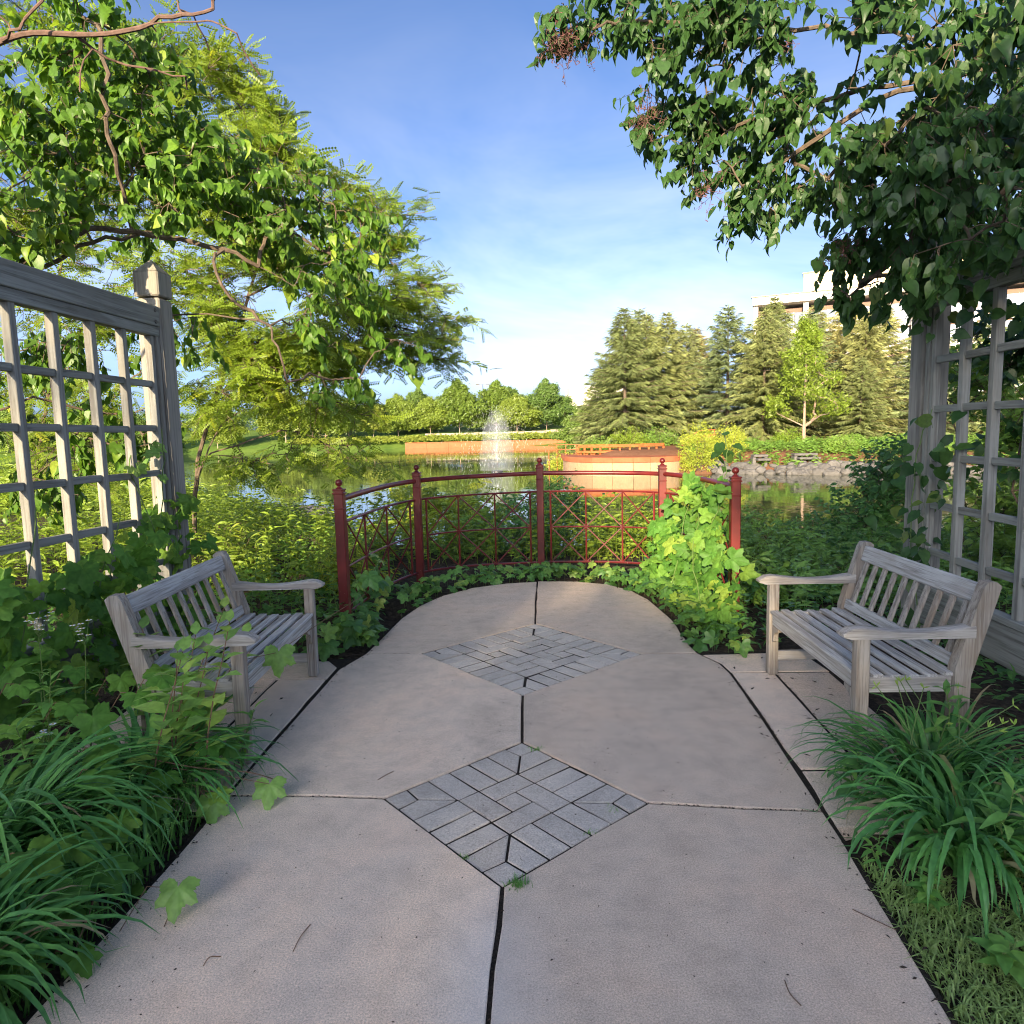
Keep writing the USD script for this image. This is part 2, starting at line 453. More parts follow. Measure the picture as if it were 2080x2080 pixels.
plain_mat('cream_wall', (0.74, 0.62, 0.40), 0.8, 0.2, 0.05, 0.3)
plain_mat('dark_glass', (0.03, 0.035, 0.04), 0.08, 0.6, 0.05, 1.0)
plain_mat('brown_panel', (0.16, 0.10, 0.07), 0.7, 0.3, 0.1, 1.0)
plain_mat('car_paint', (0.025, 0.027, 0.03), 0.25, 0.6, 0.03, 1.0)
plain_mat('tyre_rubber', (0.02, 0.02, 0.02), 0.8, 0.2, 0.05, 1.0)
plain_mat('petal', (0.80, 0.80, 0.78), 0.6, 0.2, 0.06, 40)
plain_mat('flower_centre', (0.55, 0.40, 0.05), 0.7, 0.2, 0.1, 40)
plain_mat('bud', (0.20, 0.30, 0.05), 0.5, 0.3, 0.15, 40)
plain_mat('asphalt', (0.055, 0.055, 0.055), 0.9, 0.2, 0.15, 3.0)
mat('litter', {
    'g': ('geometry', {}), 'r': ('rgb_ramp', {'ramp': [(0.0, (0.05, 0.035, 0.025)), (0.45, (0.15, 0.10, 0.065)), (0.75, (0.26, 0.19, 0.12)), (0.93, (0.42, 0.36, 0.28)), (1.0, (0.30, 0.10, 0.06))]}),
    'p': ('principled_bsdf', {'roughness': 0.85, 'specular_ior_level': 0.2})}, [('g.random_per_island', 'r.fac'), ('r.color', 'p.base_color')])
mat('joint_soil', {
    'g': ('geometry', {}), 'n': ('noise_texture', {'scale': 160.0, 'detail': 4.0, 'roughness': 0.7}),
    'r': ('rgb_ramp', {'ramp': [(0.3, (0.012, 0.010, 0.008)), (0.58, (0.04, 0.032, 0.025)), (0.78, (0.14, 0.11, 0.08))]}),
    'b': ('bump', {'strength': 1.0, 'distance': 0.006}), 'p': ('principled_bsdf', {'roughness': 0.95, 'specular_ior_level': 0.1})},
    [('g.position', 'n.vector'), ('n.fac', 'r.fac'), ('r.color', 'p.base_color'), ('n.fac', 'b.height'), ('b.normal', 'p.normal')])

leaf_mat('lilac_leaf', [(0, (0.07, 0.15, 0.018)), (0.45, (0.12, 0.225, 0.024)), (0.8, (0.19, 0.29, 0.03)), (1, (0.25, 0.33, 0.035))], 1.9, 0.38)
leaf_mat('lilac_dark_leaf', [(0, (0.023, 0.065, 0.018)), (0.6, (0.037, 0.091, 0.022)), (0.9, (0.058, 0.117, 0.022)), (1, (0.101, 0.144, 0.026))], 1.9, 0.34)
leaf_mat('locust_leaf', [(0, (0.12, 0.19, 0.022)), (0.5, (0.20, 0.28, 0.03)), (1, (0.32, 0.36, 0.035))], 1.8, 0.42)
leaf_mat('grape_leaf', [(0, (0.062, 0.168, 0.028)), (0.5, (0.101, 0.230, 0.036)), (0.85, (0.157, 0.291, 0.045)), (1, (0.246, 0.347, 0.056))], 1.8, 0.36, 0.55, 0.22)
leaf_mat('young_leaf', [(0, (0.143, 0.275, 0.061)), (0.5, (0.198, 0.352, 0.077)), (1, (0.286, 0.407, 0.083))], 1.6, 0.36)
leaf_mat('ivy_leaf', [(0, (0.057, 0.149, 0.032)), (0.5, (0.092, 0.213, 0.044)), (0.85, (0.149, 0.276, 0.052)), (1, (0.253, 0.333, 0.069))], 1.8, 0.3)
leaf_mat('daylily_leaf', [(0, (0.056, 0.175, 0.044)), (0.6, (0.088, 0.250, 0.056)), (1, (0.138, 0.325, 0.069))], 1.6, 0.25, 0.42, 0.45)
leaf_mat('dry_blade', [(0, (0.20, 0.16, 0.08)), (0.5, (0.32, 0.27, 0.15)), (1, (0.24, 0.24, 0.08))], 1.2, 0.2)
leaf_mat('grass_blade', [(0, (0.081, 0.207, 0.046)), (0.6, (0.132, 0.299, 0.063)), (0.92, (0.196, 0.333, 0.075)), (1, (0.460, 0.402, 0.230))], 1.6, 0.3)
leaf_mat('weed_leaf', [(0, (0.081, 0.207, 0.046)), (0.6, (0.138, 0.299, 0.063)), (1, (0.207, 0.368, 0.069))], 1.6, 0.3)
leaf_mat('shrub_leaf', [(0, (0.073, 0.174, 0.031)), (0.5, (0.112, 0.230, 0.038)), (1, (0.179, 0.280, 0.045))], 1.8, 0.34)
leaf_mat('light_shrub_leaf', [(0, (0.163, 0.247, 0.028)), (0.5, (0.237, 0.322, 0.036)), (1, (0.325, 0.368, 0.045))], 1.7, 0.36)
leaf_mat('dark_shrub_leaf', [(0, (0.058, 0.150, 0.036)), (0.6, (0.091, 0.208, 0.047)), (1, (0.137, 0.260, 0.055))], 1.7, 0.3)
leaf_mat('spruce_needle', [(0, (0.162, 0.203, 0.072)), (0.5, (0.234, 0.270, 0.095)), (0.85, (0.297, 0.306, 0.108)), (1, (0.315, 0.261, 0.099))], 1.3, 0.15, 0.6, 0.25)
leaf_mat('blue_spruce_needle', [(0, (0.166, 0.212, 0.087)), (0.5, (0.230, 0.276, 0.115)), (1, (0.294, 0.313, 0.120))], 1.3, 0.15, 0.6, 0.25)
leaf_mat('ginkgo_leaf', [(0, (0.10, 0.17, 0.018)), (0.5, (0.14, 0.215, 0.022)), (1, (0.18, 0.245, 0.03))], 1.7, 0.36)
leaf_mat('far_leaf', [(0, (0.11, 0.17, 0.025)), (0.5, (0.155, 0.215, 0.03)), (1, (0.20, 0.24, 0.035))], 1.6, 0.3)
leaf_mat('far_dark_leaf', [(0, (0.085, 0.145, 0.03)), (0.5, (0.12, 0.185, 0.035)), (1, (0.15, 0.20, 0.035))], 1.6, 0.3)

# ground: soil near, mulch under the spruces, grass on the far bank
mat('ground', {
    'g': ('geometry', {}), 'sep': ('separate_xyz', {}),
    'n': ('noise_texture', {'scale': 22.0, 'detail': 6.0, 'roughness': 0.7}), 'nf': ('noise_texture', {'scale': 0.25, 'detail': 4.0}),
    'soil': ('rgb_ramp', {'ramp': [(0.3, (0.022, 0.016, 0.012)), (0.5, (0.06, 0.044, 0.032)), (0.68, (0.13, 0.095, 0.065))]}),
    'mulch': ('rgb_ramp', {'ramp': [(0.3, (0.12, 0.055, 0.03)), (0.7, (0.26, 0.13, 0.075))]}),
    'grass': ('rgb_ramp', {'ramp': [(0.3, (0.07, 0.13, 0.02)), (0.7, (0.12, 0.18, 0.03))]}),
    'far': ('map_range', {'from_min': 14.0, 'from_max': 20.0, 'to_min': 0.0, 'to_max': 1.0, 'clamp': True}),
    'mx': ('map_range', {'from_min': 2.0, 'from_max': 3.0, 'to_min': 0.0, 'to_max': 1.0, 'clamp': True}),
    'my': ('map_range', {'from_min': 100.0, 'from_max': 108.0, 'to_min': 1.0, 'to_max': 0.0, 'clamp': True}),
    'mm': ('math', {'math_type': 'multiply'}),
    'a': ('mix', {'mix_type': 'mix'}), 'c': ('mix', {'mix_type': 'mix'}),
    'b': ('bump', {'strength': 1.0, 'distance': 0.03}), 'p': ('principled_bsdf', {'roughness': 0.95, 'specular_ior_level': 0.1}),
}, [('g.position', 'sep.vector'), ('g.position', 'n.vector'), ('g.position', 'nf.vector'), ('n.fac', 'soil.fac'), ('n.fac', 'mulch.fac'), ('nf.fac', 'grass.fac'),
    ('sep.y', 'far.value'), ('sep.x', 'mx.value'), ('sep.y', 'my.value'), ('mx.result', 'mm.value1'), ('my.result', 'mm.value2'),
    ('mm.value', 'c.fac'), ('grass.color', 'c.color1'), ('mulch.color', 'c.color2'), ('far.result', 'a.fac'), ('soil.color', 'a.color1'), ('c.color', 'a.color2'),
    ('a.color', 'p.base_color'), ('n.fac', 'b.height'), ('b.normal', 'p.normal')])
mat('pond_water', {
    'g': ('geometry', {}), 'mp': ('mapping', {'scale': (0.55, 1.0, 1.0)}),
    'n': ('noise_texture', {'scale': 1.3, 'detail': 3.0, 'roughness': 0.5, 'distortion': 0.4}),
    'n2': ('noise_texture', {'scale': 0.12, 'detail': 2.0}), 'pr': ('map_range', {'from_min': 0.42, 'from_max': 0.62, 'to_min': 0.10, 'to_max': 0.9, 'clamp': True}),
    'mu': ('math', {'math_type': 'multiply'}),
    'b': ('bump', {'strength': 0.22, 'distance': 0.05}),
    'p': ('principled_bsdf', {'base_color': (0.022, 0.03, 0.014), 'roughness': 0.03, 'ior': 1.33, 'specular_ior_level': 0.6}),
}, [('g.position', 'mp.vector'), ('mp.vector', 'n.vector'), ('g.position', 'n2.vector'), ('n2.fac', 'pr.value'), ('n.fac', 'mu.value1'), ('pr.result', 'mu.value2'), ('mu.value', 'b.height'), ('b.normal', 'p.normal')])
mat('spray_drop', {'p': ('principled_bsdf', {'base_color': (0.9, 0.92, 0.93), 'roughness': 0.25, 'specular_ior_level': 0.6}),
                   't': ('transparent_bsdf', {}), 'm': ('mix_closure', {'fac': 0.2})}, [('t.BSDF', 'm.closure1'), ('p.BSDF', 'm.closure2')], surface='m.closure')
mat('spray_mist', {'v': ('principled_volume', {'color': (0.95, 0.96, 0.97), 'density': 0.09, 'anisotropy': 0.1})}, [], surface=None, volume='v.volume')

# ------------------------------------------------------------------ ground, pond
WATER = -1.5
LAKE = Polygon([(-90, 36), (-30, 31.5), (-14, 31), (-9, 28), (-6, 22), (-3, 17), (4, 14.8), (11, 16), (17, 20), (25, 24), (34, 30), (36, 42), (23, 43.5), (19.5, 45), (15.5, 48), (13, 48.2),
                (8.5, 48.0), (4.4, 52.0), (4.2, 57), (8, 70), (16, 100), (24, 140), (30, 183), (0, 185), (-40, 185), (-120, 180), (-220, 150), (-220, 60)])


def axis_lines(lo, hi, fine_lo, fine_hi, step, grow):
    a = list(np.arange(fine_lo, fine_hi + 1e-6, step))
    s, x = step, fine_hi
    while x < hi:
        s *= grow
        x += s
        a.append(x)
    s, x = step, fine_lo
    while x > lo:
        s *= grow
        x -= s
        a.insert(0, x)
    return np.array(a)


def land(x, y):
    near = -0.035 + 0 * x
    right = np.interp(y, [38, 44, 50, 62, 75, 95, 130, 200], [-0.8, -0.7, -0.1, 0.35, 1.6, 2.6, 3.2, 4.0])
    far = np.interp(y, [183, 185.5, 190, 200, 215, 240, 400], [-1.2, -0.1, 0.6, 2.0, 3.6, 5.0, 5.2]) + np.clip((x - 5) / 20, 0, 1) * np.clip((y - 195) / 25, 0, 1) * 1.2
    left = np.interp(y, [10, 60, 150, 185], [-0.4, 0.2, 0.6, 0.8])
    z = np.where(y < 30, near, np.where(y > 183, far, np.where(x > 0, right, left)))
    return z


def ground_z(x, y):
    x, y = np.asarray(x, float), np.asarray(y, float)
    pts = shapely.points(x, y)
    d = shapely.distance(pts, LAKE)                      # 0 inside
    din = shapely.distance(pts, LAKE.exterior)
    w = np.where(y < 30, 6.5, np.where(y > 170, 2.0, 4.0))
    t = np.clip(d / w, 0, 1)
    t = t * t * (3 - 2 * t)
    z = np.where(d > 0, (WATER - 0.12) * (1 - t) + land(x, y) * t, WATER - 0.12 - np.minimum(din * 0.25, 1.2))
    rough = meshkit.fbm(np.stack([x * 0.9, y * 0.9, 0 * x], -1), 3, 5) - 0.5
    outside = np.clip((np.hypot(x - 0.1, (y - 3) * 0.6) - 2.2) / 2, 0, 1)
    return z + rough * 0.12 * outside * (d > 0) * np.clip(20 / np.maximum(y, 1), 0.2, 1)


gx = axis_lines(-700, 700, -7, 7, 0.35, 1.09)
gy = axis_lines(-80, 1500, -1, 16, 0.35, 1.055)
X, Y = np.meshgrid(gx, gy)
Z = ground_z(X, Y)
# the bed under the paving lies lower
under = (np.abs(X - 0.1) < 2.3) & (Y > -3) & (Y < 7.9)
Z = np.where((X > -1.2) & (X < 1.1) & (Y > -2.5) & (Y < 6.6), -0.16, Z)
nx = len(gx)
idx = np.arange(X.size).reshape(X.shape)
F = np.stack([idx[:-1, :-1], idx[:-1, 1:], idx[1:, 1:], idx[1:, :-1]], -1).reshape(-1, 4)
single('ground', (np.stack([X, Y, Z], -1).reshape(-1, 3), F), 'ground', 'dark soil and mulch of the planting beds, grassy banks beyond the pond', 'ground', kind='structure', smooth=True)
wv, wf = trimesh.creation.triangulate_polygon(LAKE.buffer(1.2), engine='earcut')
wv3 = np.c_[wv, np.full(len(wv), WATER)]
up = np.cross(wv3[wf[:, 1]] - wv3[wf[:, 0]], wv3[wf[:, 2]] - wv3[wf[:, 0]])[:, 2]
wf[up < 0] = wf[up < 0][:, ::-1]
single('pond', (wv3, wf), 'pond_water', 'still pond with reflections of the far trees', 'pond', kind='structure')

# ------------------------------------------------------------------ paved terrace
ring = [(-1.62, -2.5), (-1.42, 1.2), (-1.39, 1.79), (-1.335, 2.5), (-1.31, 3.21), (-1.25, 4.29), (-1.23, 4.66), (-1.12, 4.96), (-1.09, 5.2), (-1.0, 6.0), (-0.9, 6.42), (-0.72, 6.82),
        (-0.44, 7.15), (-0.08, 7.33), (0.29, 7.39), (0.68, 7.33), (0.98, 7.16), (1.18, 6.86), (1.28, 6.45), (1.335, 5.7), (1.30, 5.0), (1.31, 4.83), (1.40, 4.6), (1.41, 4.4), (1.36, 3.71),
        (1.30, 3.08), (1.25, 2.51), (1.2, 2.1), (1.15, 1.69), (0.98, -2.5)]
main = Polygon(ring)
D1c, D1s, D1a = (-0.0212, 2.8775), 0.5814, -0.0778
D2c, D2s, D2a = (0.1066, 4.9157), 0.8077, -0.0836


def diamond(c, s, a):
    an = a + np.array([PI, PI / 2, 0, -PI / 2])
    return [(c[0] + s * math.cos(t), c[1] + s * math.sin(t)) for t in an]


d1, d2 = diamond(D1c, D1s, D1a), diamond(D2c, D2s, D2a)
joints = [LineString(q) for q in ([d1[3], (-0.1, 1.72), (-0.35, -2.6)], [d1[0], (-0.9, 2.955), (-1.5, 2.99)], [d1[2], (0.95, 2.77), (1.4, 2.72)], [d1[1], (0.03, 3.75), d2[3]],
                                  [d2[0], (-1.3, 5.0)], [d2[2], (1.5, 4.83)], [d2[1], (0.2, 6.3), (0.27, 7.6)])]
cut = unary_union([j.buffer(0.0075) for j in joints] + [Polygon(d1).buffer(0.006, join_style='mitre'), Polygon(d2).buffer(0.006, join_style='mitre')])
terrace = thing('terrace', 'weathered concrete terrace with two diamond panels of grey pavers', 'terrace', kind='structure')
rng = np.random.default_rng(11)


def densify(poly, step=0.16, amp=0.0022):
    """Edges of old concrete are never quite straight."""
    c = []
    co = list(poly.exterior.coords)
    for a, b in zip(co[:-1], co[1:]):
        n = max(1, int(math.dist(a, b) / step))
        for k in range(n):
            t = k / n
            q = np.array(a) * (1 - t) + np.array(b) * t
            c.append(q + (rng.normal(0, amp, 2) if k else 0))
    p = Polygon(c)
    return p if p.is_valid else poly


for g in main.difference(cut).geoms:
    part(terrace, 'slab', flat_slab(densify(g), rng.uniform(-0.002, 0.002), 0.005, 0.12), 'slab_concrete')
# side slabs that carry the benches
for q in ([(-1.335, 1.95 + 0.9), (-1.325, 3.35), (-1.9, 3.37), (-1.93, 2.9)], [(-1.322, 3.362), (-1.275, 4.47), (-1.60, 4.49), (-1.64, 3.376)], [(-1.655, 3.376), (-1.615, 4.49), (-2.35, 4.52), (-2.36, 3.40)],
          [(-1.27, 4.485), (-1.26, 4.72), (-1.35, 4.86), (-2.3, 4.9), (-2.34, 4.535)],
          [(1.385, 4.42), (1.335, 3.10), (1.615, 3.09), (1.70, 4.40)], [(1.715, 4.40), (1.63, 3.09), (1.98, 3.08), (2.06, 4.39)], [(1.333, 3.085), (1.275, 2.62), (1.6, 2.6), (1.66, 3.075)],
          [(1.39, 4.435), (1.385, 4.62), (1.33, 4.8), (2.05, 4.8), (2.07, 4.405)]):
    part(terrace, 'side_slab', flat_slab(densify(Polygon(q).difference(main.buffer(0.02)).buffer(-0.002)), rng.uniform(-0.003, 0.001), 0.006, 0.1), 'slab_concrete')
bed = main.buffer(0.02)
bv, bf = trimesh.creation.triangulate_polygon(unary_union([bed, Polygon([(-2.4, 2.9), (-2.4, 4.95), (2.1, 4.85), (2.1, 2.6)])]), engine='earcut')
bv = np.c_[bv, np.full(len(bv), -0.0095)]
up = np.cross(bv[bf[:, 1]] - bv[bf[:, 0]], bv[bf[:, 2]] - bv[bf[:, 0]])[:, 2]
bf[up < 0] = bf[up < 0][:, ::-1]
part(terrace, 'joint_bed', (bv, bf), 'joint_soil')


def pavers(parent, c, s, a, n):
    """Diamond panel: bricks on end round the rim, mitred corners, a pinwheel field inside."""
    S = s * math.sqrt(2)
    b = S / n
    k = n - 4
    polys = []
    for i in range(k):
        o = 2 + i
        polys += [[(o, 0), (o + 1, 0), (o + 1, 2), (o, 2)], [(o, n - 2), (o + 1, n - 2), (o + 1, n), (o, n)], [(0, o), (2, o), (2, o + 1), (0, o + 1)], [(n - 2, o), (n, o), (n, o + 1), (n - 2, o + 1)]]
    for fx in (0, 1):
        for fy in (0, 1):
            for q in ([(0, 0), (1, 0), (0.92, 0.92), (0, 1)], [(1, 0), (2, 0), (2, 2), (0.92, 0.92)], [(0, 1), (0.92, 0.92), (2, 2), (0, 2)]):
                polys.append([((n - x) if fx else x, (n - y) if fy else y) for x, y in q])
    for i in range(0, k, 3):
        for j in range(0, k, 3):
            for q in ([(0, 0), (2, 0), (2, 1), (0, 1)], [(2, 0), (3, 0), (3, 2), (2, 2)], [(1, 2), (3, 2), (3, 3), (1, 3)], [(0, 1), (1, 1), (1, 3), (0, 3)], [(1, 1), (2, 1), (2, 2), (1, 2)]):
                polys.append([(2 + i + x, 2 + j + y) for x, y in q])
    ca, sa = math.cos(a + PI / 4), math.sin(a + PI / 4)
    for q in polys:
        p = Polygon(q).buffer(-(0.042 if n == 7 else 0.068) * rng.uniform(0.7, 1.3), join_style='mitre')
        th = rng.normal(0, 0.006)
        cx, cy = p.centroid.x, p.centroid.y
        pts = []
        for x, y in list(p.exterior.coords)[:-1]:
            x, y = cx + (x - cx) * math.cos(th) - (y - cy) * math.sin(th), cy + (x - cx) * math.sin(th) + (y - cy) * math.cos(th)
            x, y = (x - n / 2) * b, (y - n / 2) * b
            pts.append((c[0] + ca * x - sa * y, c[1] + sa * x + ca * y))
        v, f = flat_slab(Polygon(pts), rng.normal(-0.003, 0.0012), 0.004, 0.06)
        tilt = rng.normal(0, 0.012, 2)
        v[:, 2] += (v[:, :2] - v[:, :2].mean(0)) @ tilt
        part(parent, 'paver', (v, f), 'paver_concrete')


pavers(terrace, D1c, D1s, D1a, 7)
pavers(terrace, D2c, D2s, D2a, 10)

# ------------------------------------------------------------------ benches
def bench(name, label, x, y, r, side, L, D, hs, ha, hb, vb):
    """Local frame: x runs from the front edge to the back, y along the bench."""
    ang = -r if side > 0 else PI - r
    t = thing(name, label, 'bench', 'weathered wooden benches facing each other', loc=(x, y, 0), rotz=ang)
    w = 0.062
    for s in (-1, 1):
        part(t, 'leg', place(board(w, w, ha - 0.05, 0.006), (0.0, s * L / 2, (ha - 0.05) / 2)), 'bench_wood_z')
        # rear leg: upright to the seat, then leaning back
        pr = [(D - 0.03, 0), (D + 0.045, 0), (D + 0.05, hs - 0.02), (vb + 0.035, hb - 0.02), (vb + 0.012, hb), (vb - 0.03, hb), (vb - 0.048, hb - 0.03), (D - 0.025, hs + 0.02)]
        m = trimesh.creation.extrude_polygon(Polygon(pr), w, engine='earcut')
        v = np.array(m.vertices)
        part(t, 'rear_leg', (np.c_[v[:, 0], v[:, 2] - w / 2 + s * L / 2, v[:, 1]], np.array(m.faces)[:, ::-1]), 'bench_wood_z')
        # armrest: hollowed on top, rounded scroll at the front
        xa = np.linspace(-0.10, D + 0.06, 15)
        u = (xa + 0.10) / (D + 0.16)
        top = ha - 0.026 * np.sin(np.clip((u - 0.12) / 0.88, 0, 1) * PI) ** 1.2
        top[0], top[1] = ha - 0.03, ha - 0.006
        bot = np.full(15, ha - 0.058)
        bot[0] = ha - 0.045
        aw = 0.075
        v, f = [], []
        for kx in range(15):
            for yy, zz in ((-aw / 2, bot[kx]), (-aw / 2, top[kx] - 0.006), (-aw / 2 + 0.007, top[kx]), (aw / 2 - 0.007, top[kx]), (aw / 2, top[kx] - 0.006), (aw / 2, bot[kx])):
                v.append((xa[kx], s * L / 2 + yy, zz))
        for kx in range(14):
            for j in range(6):
                j2 = (j + 1) % 6
                f.append([kx * 6 + j, kx * 6 + j2, (kx + 1) * 6 + j2, (kx + 1) * 6 + j])
        f.append([0, 1, 2, 5]); f.append([2, 3, 4, 5])
        f.append([84, 89, 86, 85]); f.append([86, 89, 88, 87])
        part(t, 'armrest', (np.array(v), np.array(f)), 'bench_wood_x')
        part(t, 'side_rail', place(board(D - 0.06, 0.035, 0.075, 0.004), (D / 2, s * L / 2, hs - 0.06)), 'bench_wood_x')
        part(t, 'stretcher', place(board(D - 0.05, 0.03, 0.06, 0.004), (D / 2, s * L / 2, 0.125)), 'bench_wood_x')
        br = [(0, 0), (0.11, 0), (0.10, -0.022), (0.055, -0.035), (0.035, -0.055), (0.022, -0.10), (0, -0.115)]
        m = trimesh.creation.extrude_polygon(Polygon(br), 0.028, engine='earcut')
        v = np.array(m.vertices)
        v = np.c_[v[:, 2] - 0.014, s * (L / 2 - w / 2) - s * v[:, 0], v[:, 1] + hs - 0.10]
        part(t, 'bracket', (v, np.array(m.faces)), 'bench_wood_z')
    part(t, 'front_apron', place(board(0.03, L - w - 0.004, 0.07, 0.004), (0.0, 0, hs - 0.063)), 'bench_wood_y')
    part(t, 'back_rail', place(board(0.03, L - w - 0.004, 0.06, 0.004), (D + 0.008, 0, hs + 0.035), ry=0.2), 'bench_wood_y')
    part(t, 'top_rail', place(board(0.034, L - w - 0.004, 0.10, 0.008), (vb - 0.022, 0, hb - 0.07), ry=0.25), 'bench_wood_y')
    xs = np.linspace(-0.012, D - 0.045, 6)
    for k in range(6):
        dip = -0.012 * math.sin(k / 5 * PI)
        part(t, 'seat_slat', place(board(0.050 if k < 5 else 0.062, L - (w + 0.008 if k == 0 else -0.03), 0.021, 0.004), (xs[k] + 0.008, 0, hs - 0.0125 + dip), ry=0.02 * (k - 2)), 'bench_wood_y')
    z0, z1 = hs + 0.05, hb - 0.11
    xA, xB = D + 0.012, vb - 0.034
    ln = math.hypot(z1 - z0 + 0.02, xB - xA)
    for yy in np.linspace(-L / 2 + 0.10, L / 2 - 0.10, 10):
        part(t, 'back_slat', place(board(0.017, 0.038, ln, 0.003), ((xA + xB) / 2, yy, (z0 + z1) / 2), ry=math.atan2(xB - xA, z1 - z0)), 'bench_wood_z')
    return t


bench('bench', 'grey weathered wooden bench on the right, clear of plants, facing left', 1.66, 3.78, 0.03, 1, 1.20, 0.45, 0.435, 0.66, 0.865, 0.585)
bench('bench', 'grey weathered wooden bench on the left, half hidden by weeds and vine leaves', -1.37, 3.93, -0.01, -1, 1.25, 0.44, 0.445, 0.665, 0.87, 0.58)

# ------------------------------------------------------------------ trellises
TA = 0.07                                                    # the terrace axis leans this much to the right


def trellis(label, a, y_post, y_end, side):
    """Runs along (TA, 1) on the line x = a + TA * y; side: +1 when the terrace lies on its right."""
    ang = -math.atan(TA)
    t = thing('trellis', label, 'trellis', 'wooden trellis screens', loc=(a + TA * y_post, y_post, 0), rotz=ang)
    pw = 0.185
    pc = side * -pw / 2
    for y0, nm in ((pw / 2, 'post'), (-(y_post - y_end) - pw / 2, 'post')):
        p = part(t, nm, place(board(pw, pw, 2.69 + 0.1, 0.012), (pc, y0, 2.69 / 2 - 0.05)), 'post_wood')
        cap = MB().add(place(board(pw + 0.012, pw + 0.012, 0.185, 0.01), (pc, y0, 2.703 + 0.0925)))
        h = (pw + 0.012) / 2 - 0.004
        cap.add((np.array([(pc - h, y0 - h, 2.887), (pc + h, y0 - h, 2.887), (pc + h, y0 + h, 2.887), (pc - h, y0 + h, 2.887), (pc, y0, 2.99)]), np.array([(0, 1, 4), (1, 2, 4), (2, 3, 4), (3, 0, 4)])))
        part(p, 'cap', cap.get(), 'post_wood')
    ln = y_post - y_end
    part(t, 'top_beam', place(board(0.05, ln - 0.01, 0.15, 0.006), (-side * 0.028, -ln / 2, 2.545)), 'trellis_wood_y')
    for z in (2.50, 2.585):
        for yy in (-0.06, -ln + 0.06):
            part(t, 'bolt', place(lathe([(0.0001, 0.004), (0.014, 0.004), (0.015, 0.0), (0.015, -0.004)], 10), (0, 0, 0), ry=side * PI / 2) if False else
                 place(place(lathe([(0.0001, 0.004), (0.014, 0.004), (0.015, 0.0)], 10), ry=side * PI / 2), (side * -0.001, yy, z)), 'dark_metal')
    part(t, 'top_frame', place(board(0.075, ln - 0.01, 0.072, 0.004), (-side * 0.05, -ln / 2, 2.432)), 'trellis_wood_y')
    part(t, 'bottom_beam', place(board(0.06, ln - 0.01, 0.25, 0.006), (-side * 0.04, -ln / 2, 0.30)), 'trellis_wood_y')
    part(t, 'bottom_frame', place(board(0.085, ln - 0.01, 0.04, 0.004), (-side * 0.04, -ln / 2, 0.447)), 'trellis_wood_y')
    for yy in (-0.03, -ln + 0.03):
        part(t, 'side_frame', place(board(0.07, 0.05, 1.93, 0.004), (-side * 0.05, yy, 1.431)), 'trellis_wood_z')
    step = 0.335
    n = int((ln - 0.1) / step)
    zs = [2.04, 1.705, 1.37, 1.035, 0.70]
    r = np.random.default_rng(5 if side > 0 else 6)
    for k in range(n + 1):
        yy = -0.085 - k * step
        part(t, 'lattice_upright', place(board(0.052, 0.052 if k else 0.04, 1.93, 0.003), (-side * 0.05, yy + r.normal(0, 0.004), 1.431), rx=r.normal(0, 0.002)), 'trellis_wood_z')
    for z in zs:
        for k in range(n + 1):
            y0 = -0.085 - k * step - 0.027
            y1 = -0.085 - (k + 1) * step + 0.027 if k < n else -ln + 0.06
            if y0 - y1 > 0.02:
                part(t, 'lattice_rail', place(board(0.04, y0 - y1, 0.046, 0.003), (-side * 0.054, (y0 + y1) / 2, z + r.normal(0, 0.003)), rx=r.normal(0, 0.004)), 'trellis_wood_y')
    return t


trellis('grey timber trellis screen behind the left bench, sunlit post cap at its end', -3.0, 5.36, 1.95, 1)
trellis('grey timber trellis screen behind the right bench, post smothered in leaves', 2.58, 4.96, 1.9, -1)

# ------------------------------------------------------------------ red railing
POSTS = [(-1.40, 5.6, 1.271), (-1.0, 7.3, 1.303), (0.32, 7.72, 1.333), (1.61, 7.35, 1.312), (1.87, 5.75, 1.284)]
rail = thing('railing', 'curved dark red metal railing with ball finials at the end of the terrace', 'railing')
for x, y, z in POSTS:
    ht = z - 0.085
    p = part(rail, 'post', place(board(0.078, 0.078, ht + 0.2, 0.006), (x, y, ht / 2 - 0.1), rz=-0.07), 'red_paint')
    for dz, w in ((0.0, 0.09), (-0.03, 0.094), (-0.155, 0.086)):
        part(p, 'collar', place(board(w, w, 0.014, 0.004), (x, y, ht + dz), rz=-0.07), 'red_paint')
    prof = [(0.03, 0.007), (0.026, 0.014), (0.014, 0.022), (0.012, 0.032)] + [(0.03 * math.sin(t) + 0.0001, 0.056 - 0.029 * math.cos(t)) for t in np.linspace(0.45, PI, 9)]
    part(p, 'finial', place(lathe(prof, 14), (x, y, ht)), 'red_paint', smooth=True)
curve = catmull([(p[0], p[1], 0) for p in [(-1.3, 4.9), *POSTS, (1.75, 5.0)]], 24)[24:-24]
curve = curve[:, :2]


def on_curve(k, t):
    i = k * 24 + t * 24
    a = int(min(i, len(curve) - 2))
    return curve[a] + (curve[a + 1] - curve[a]) * (i - a)


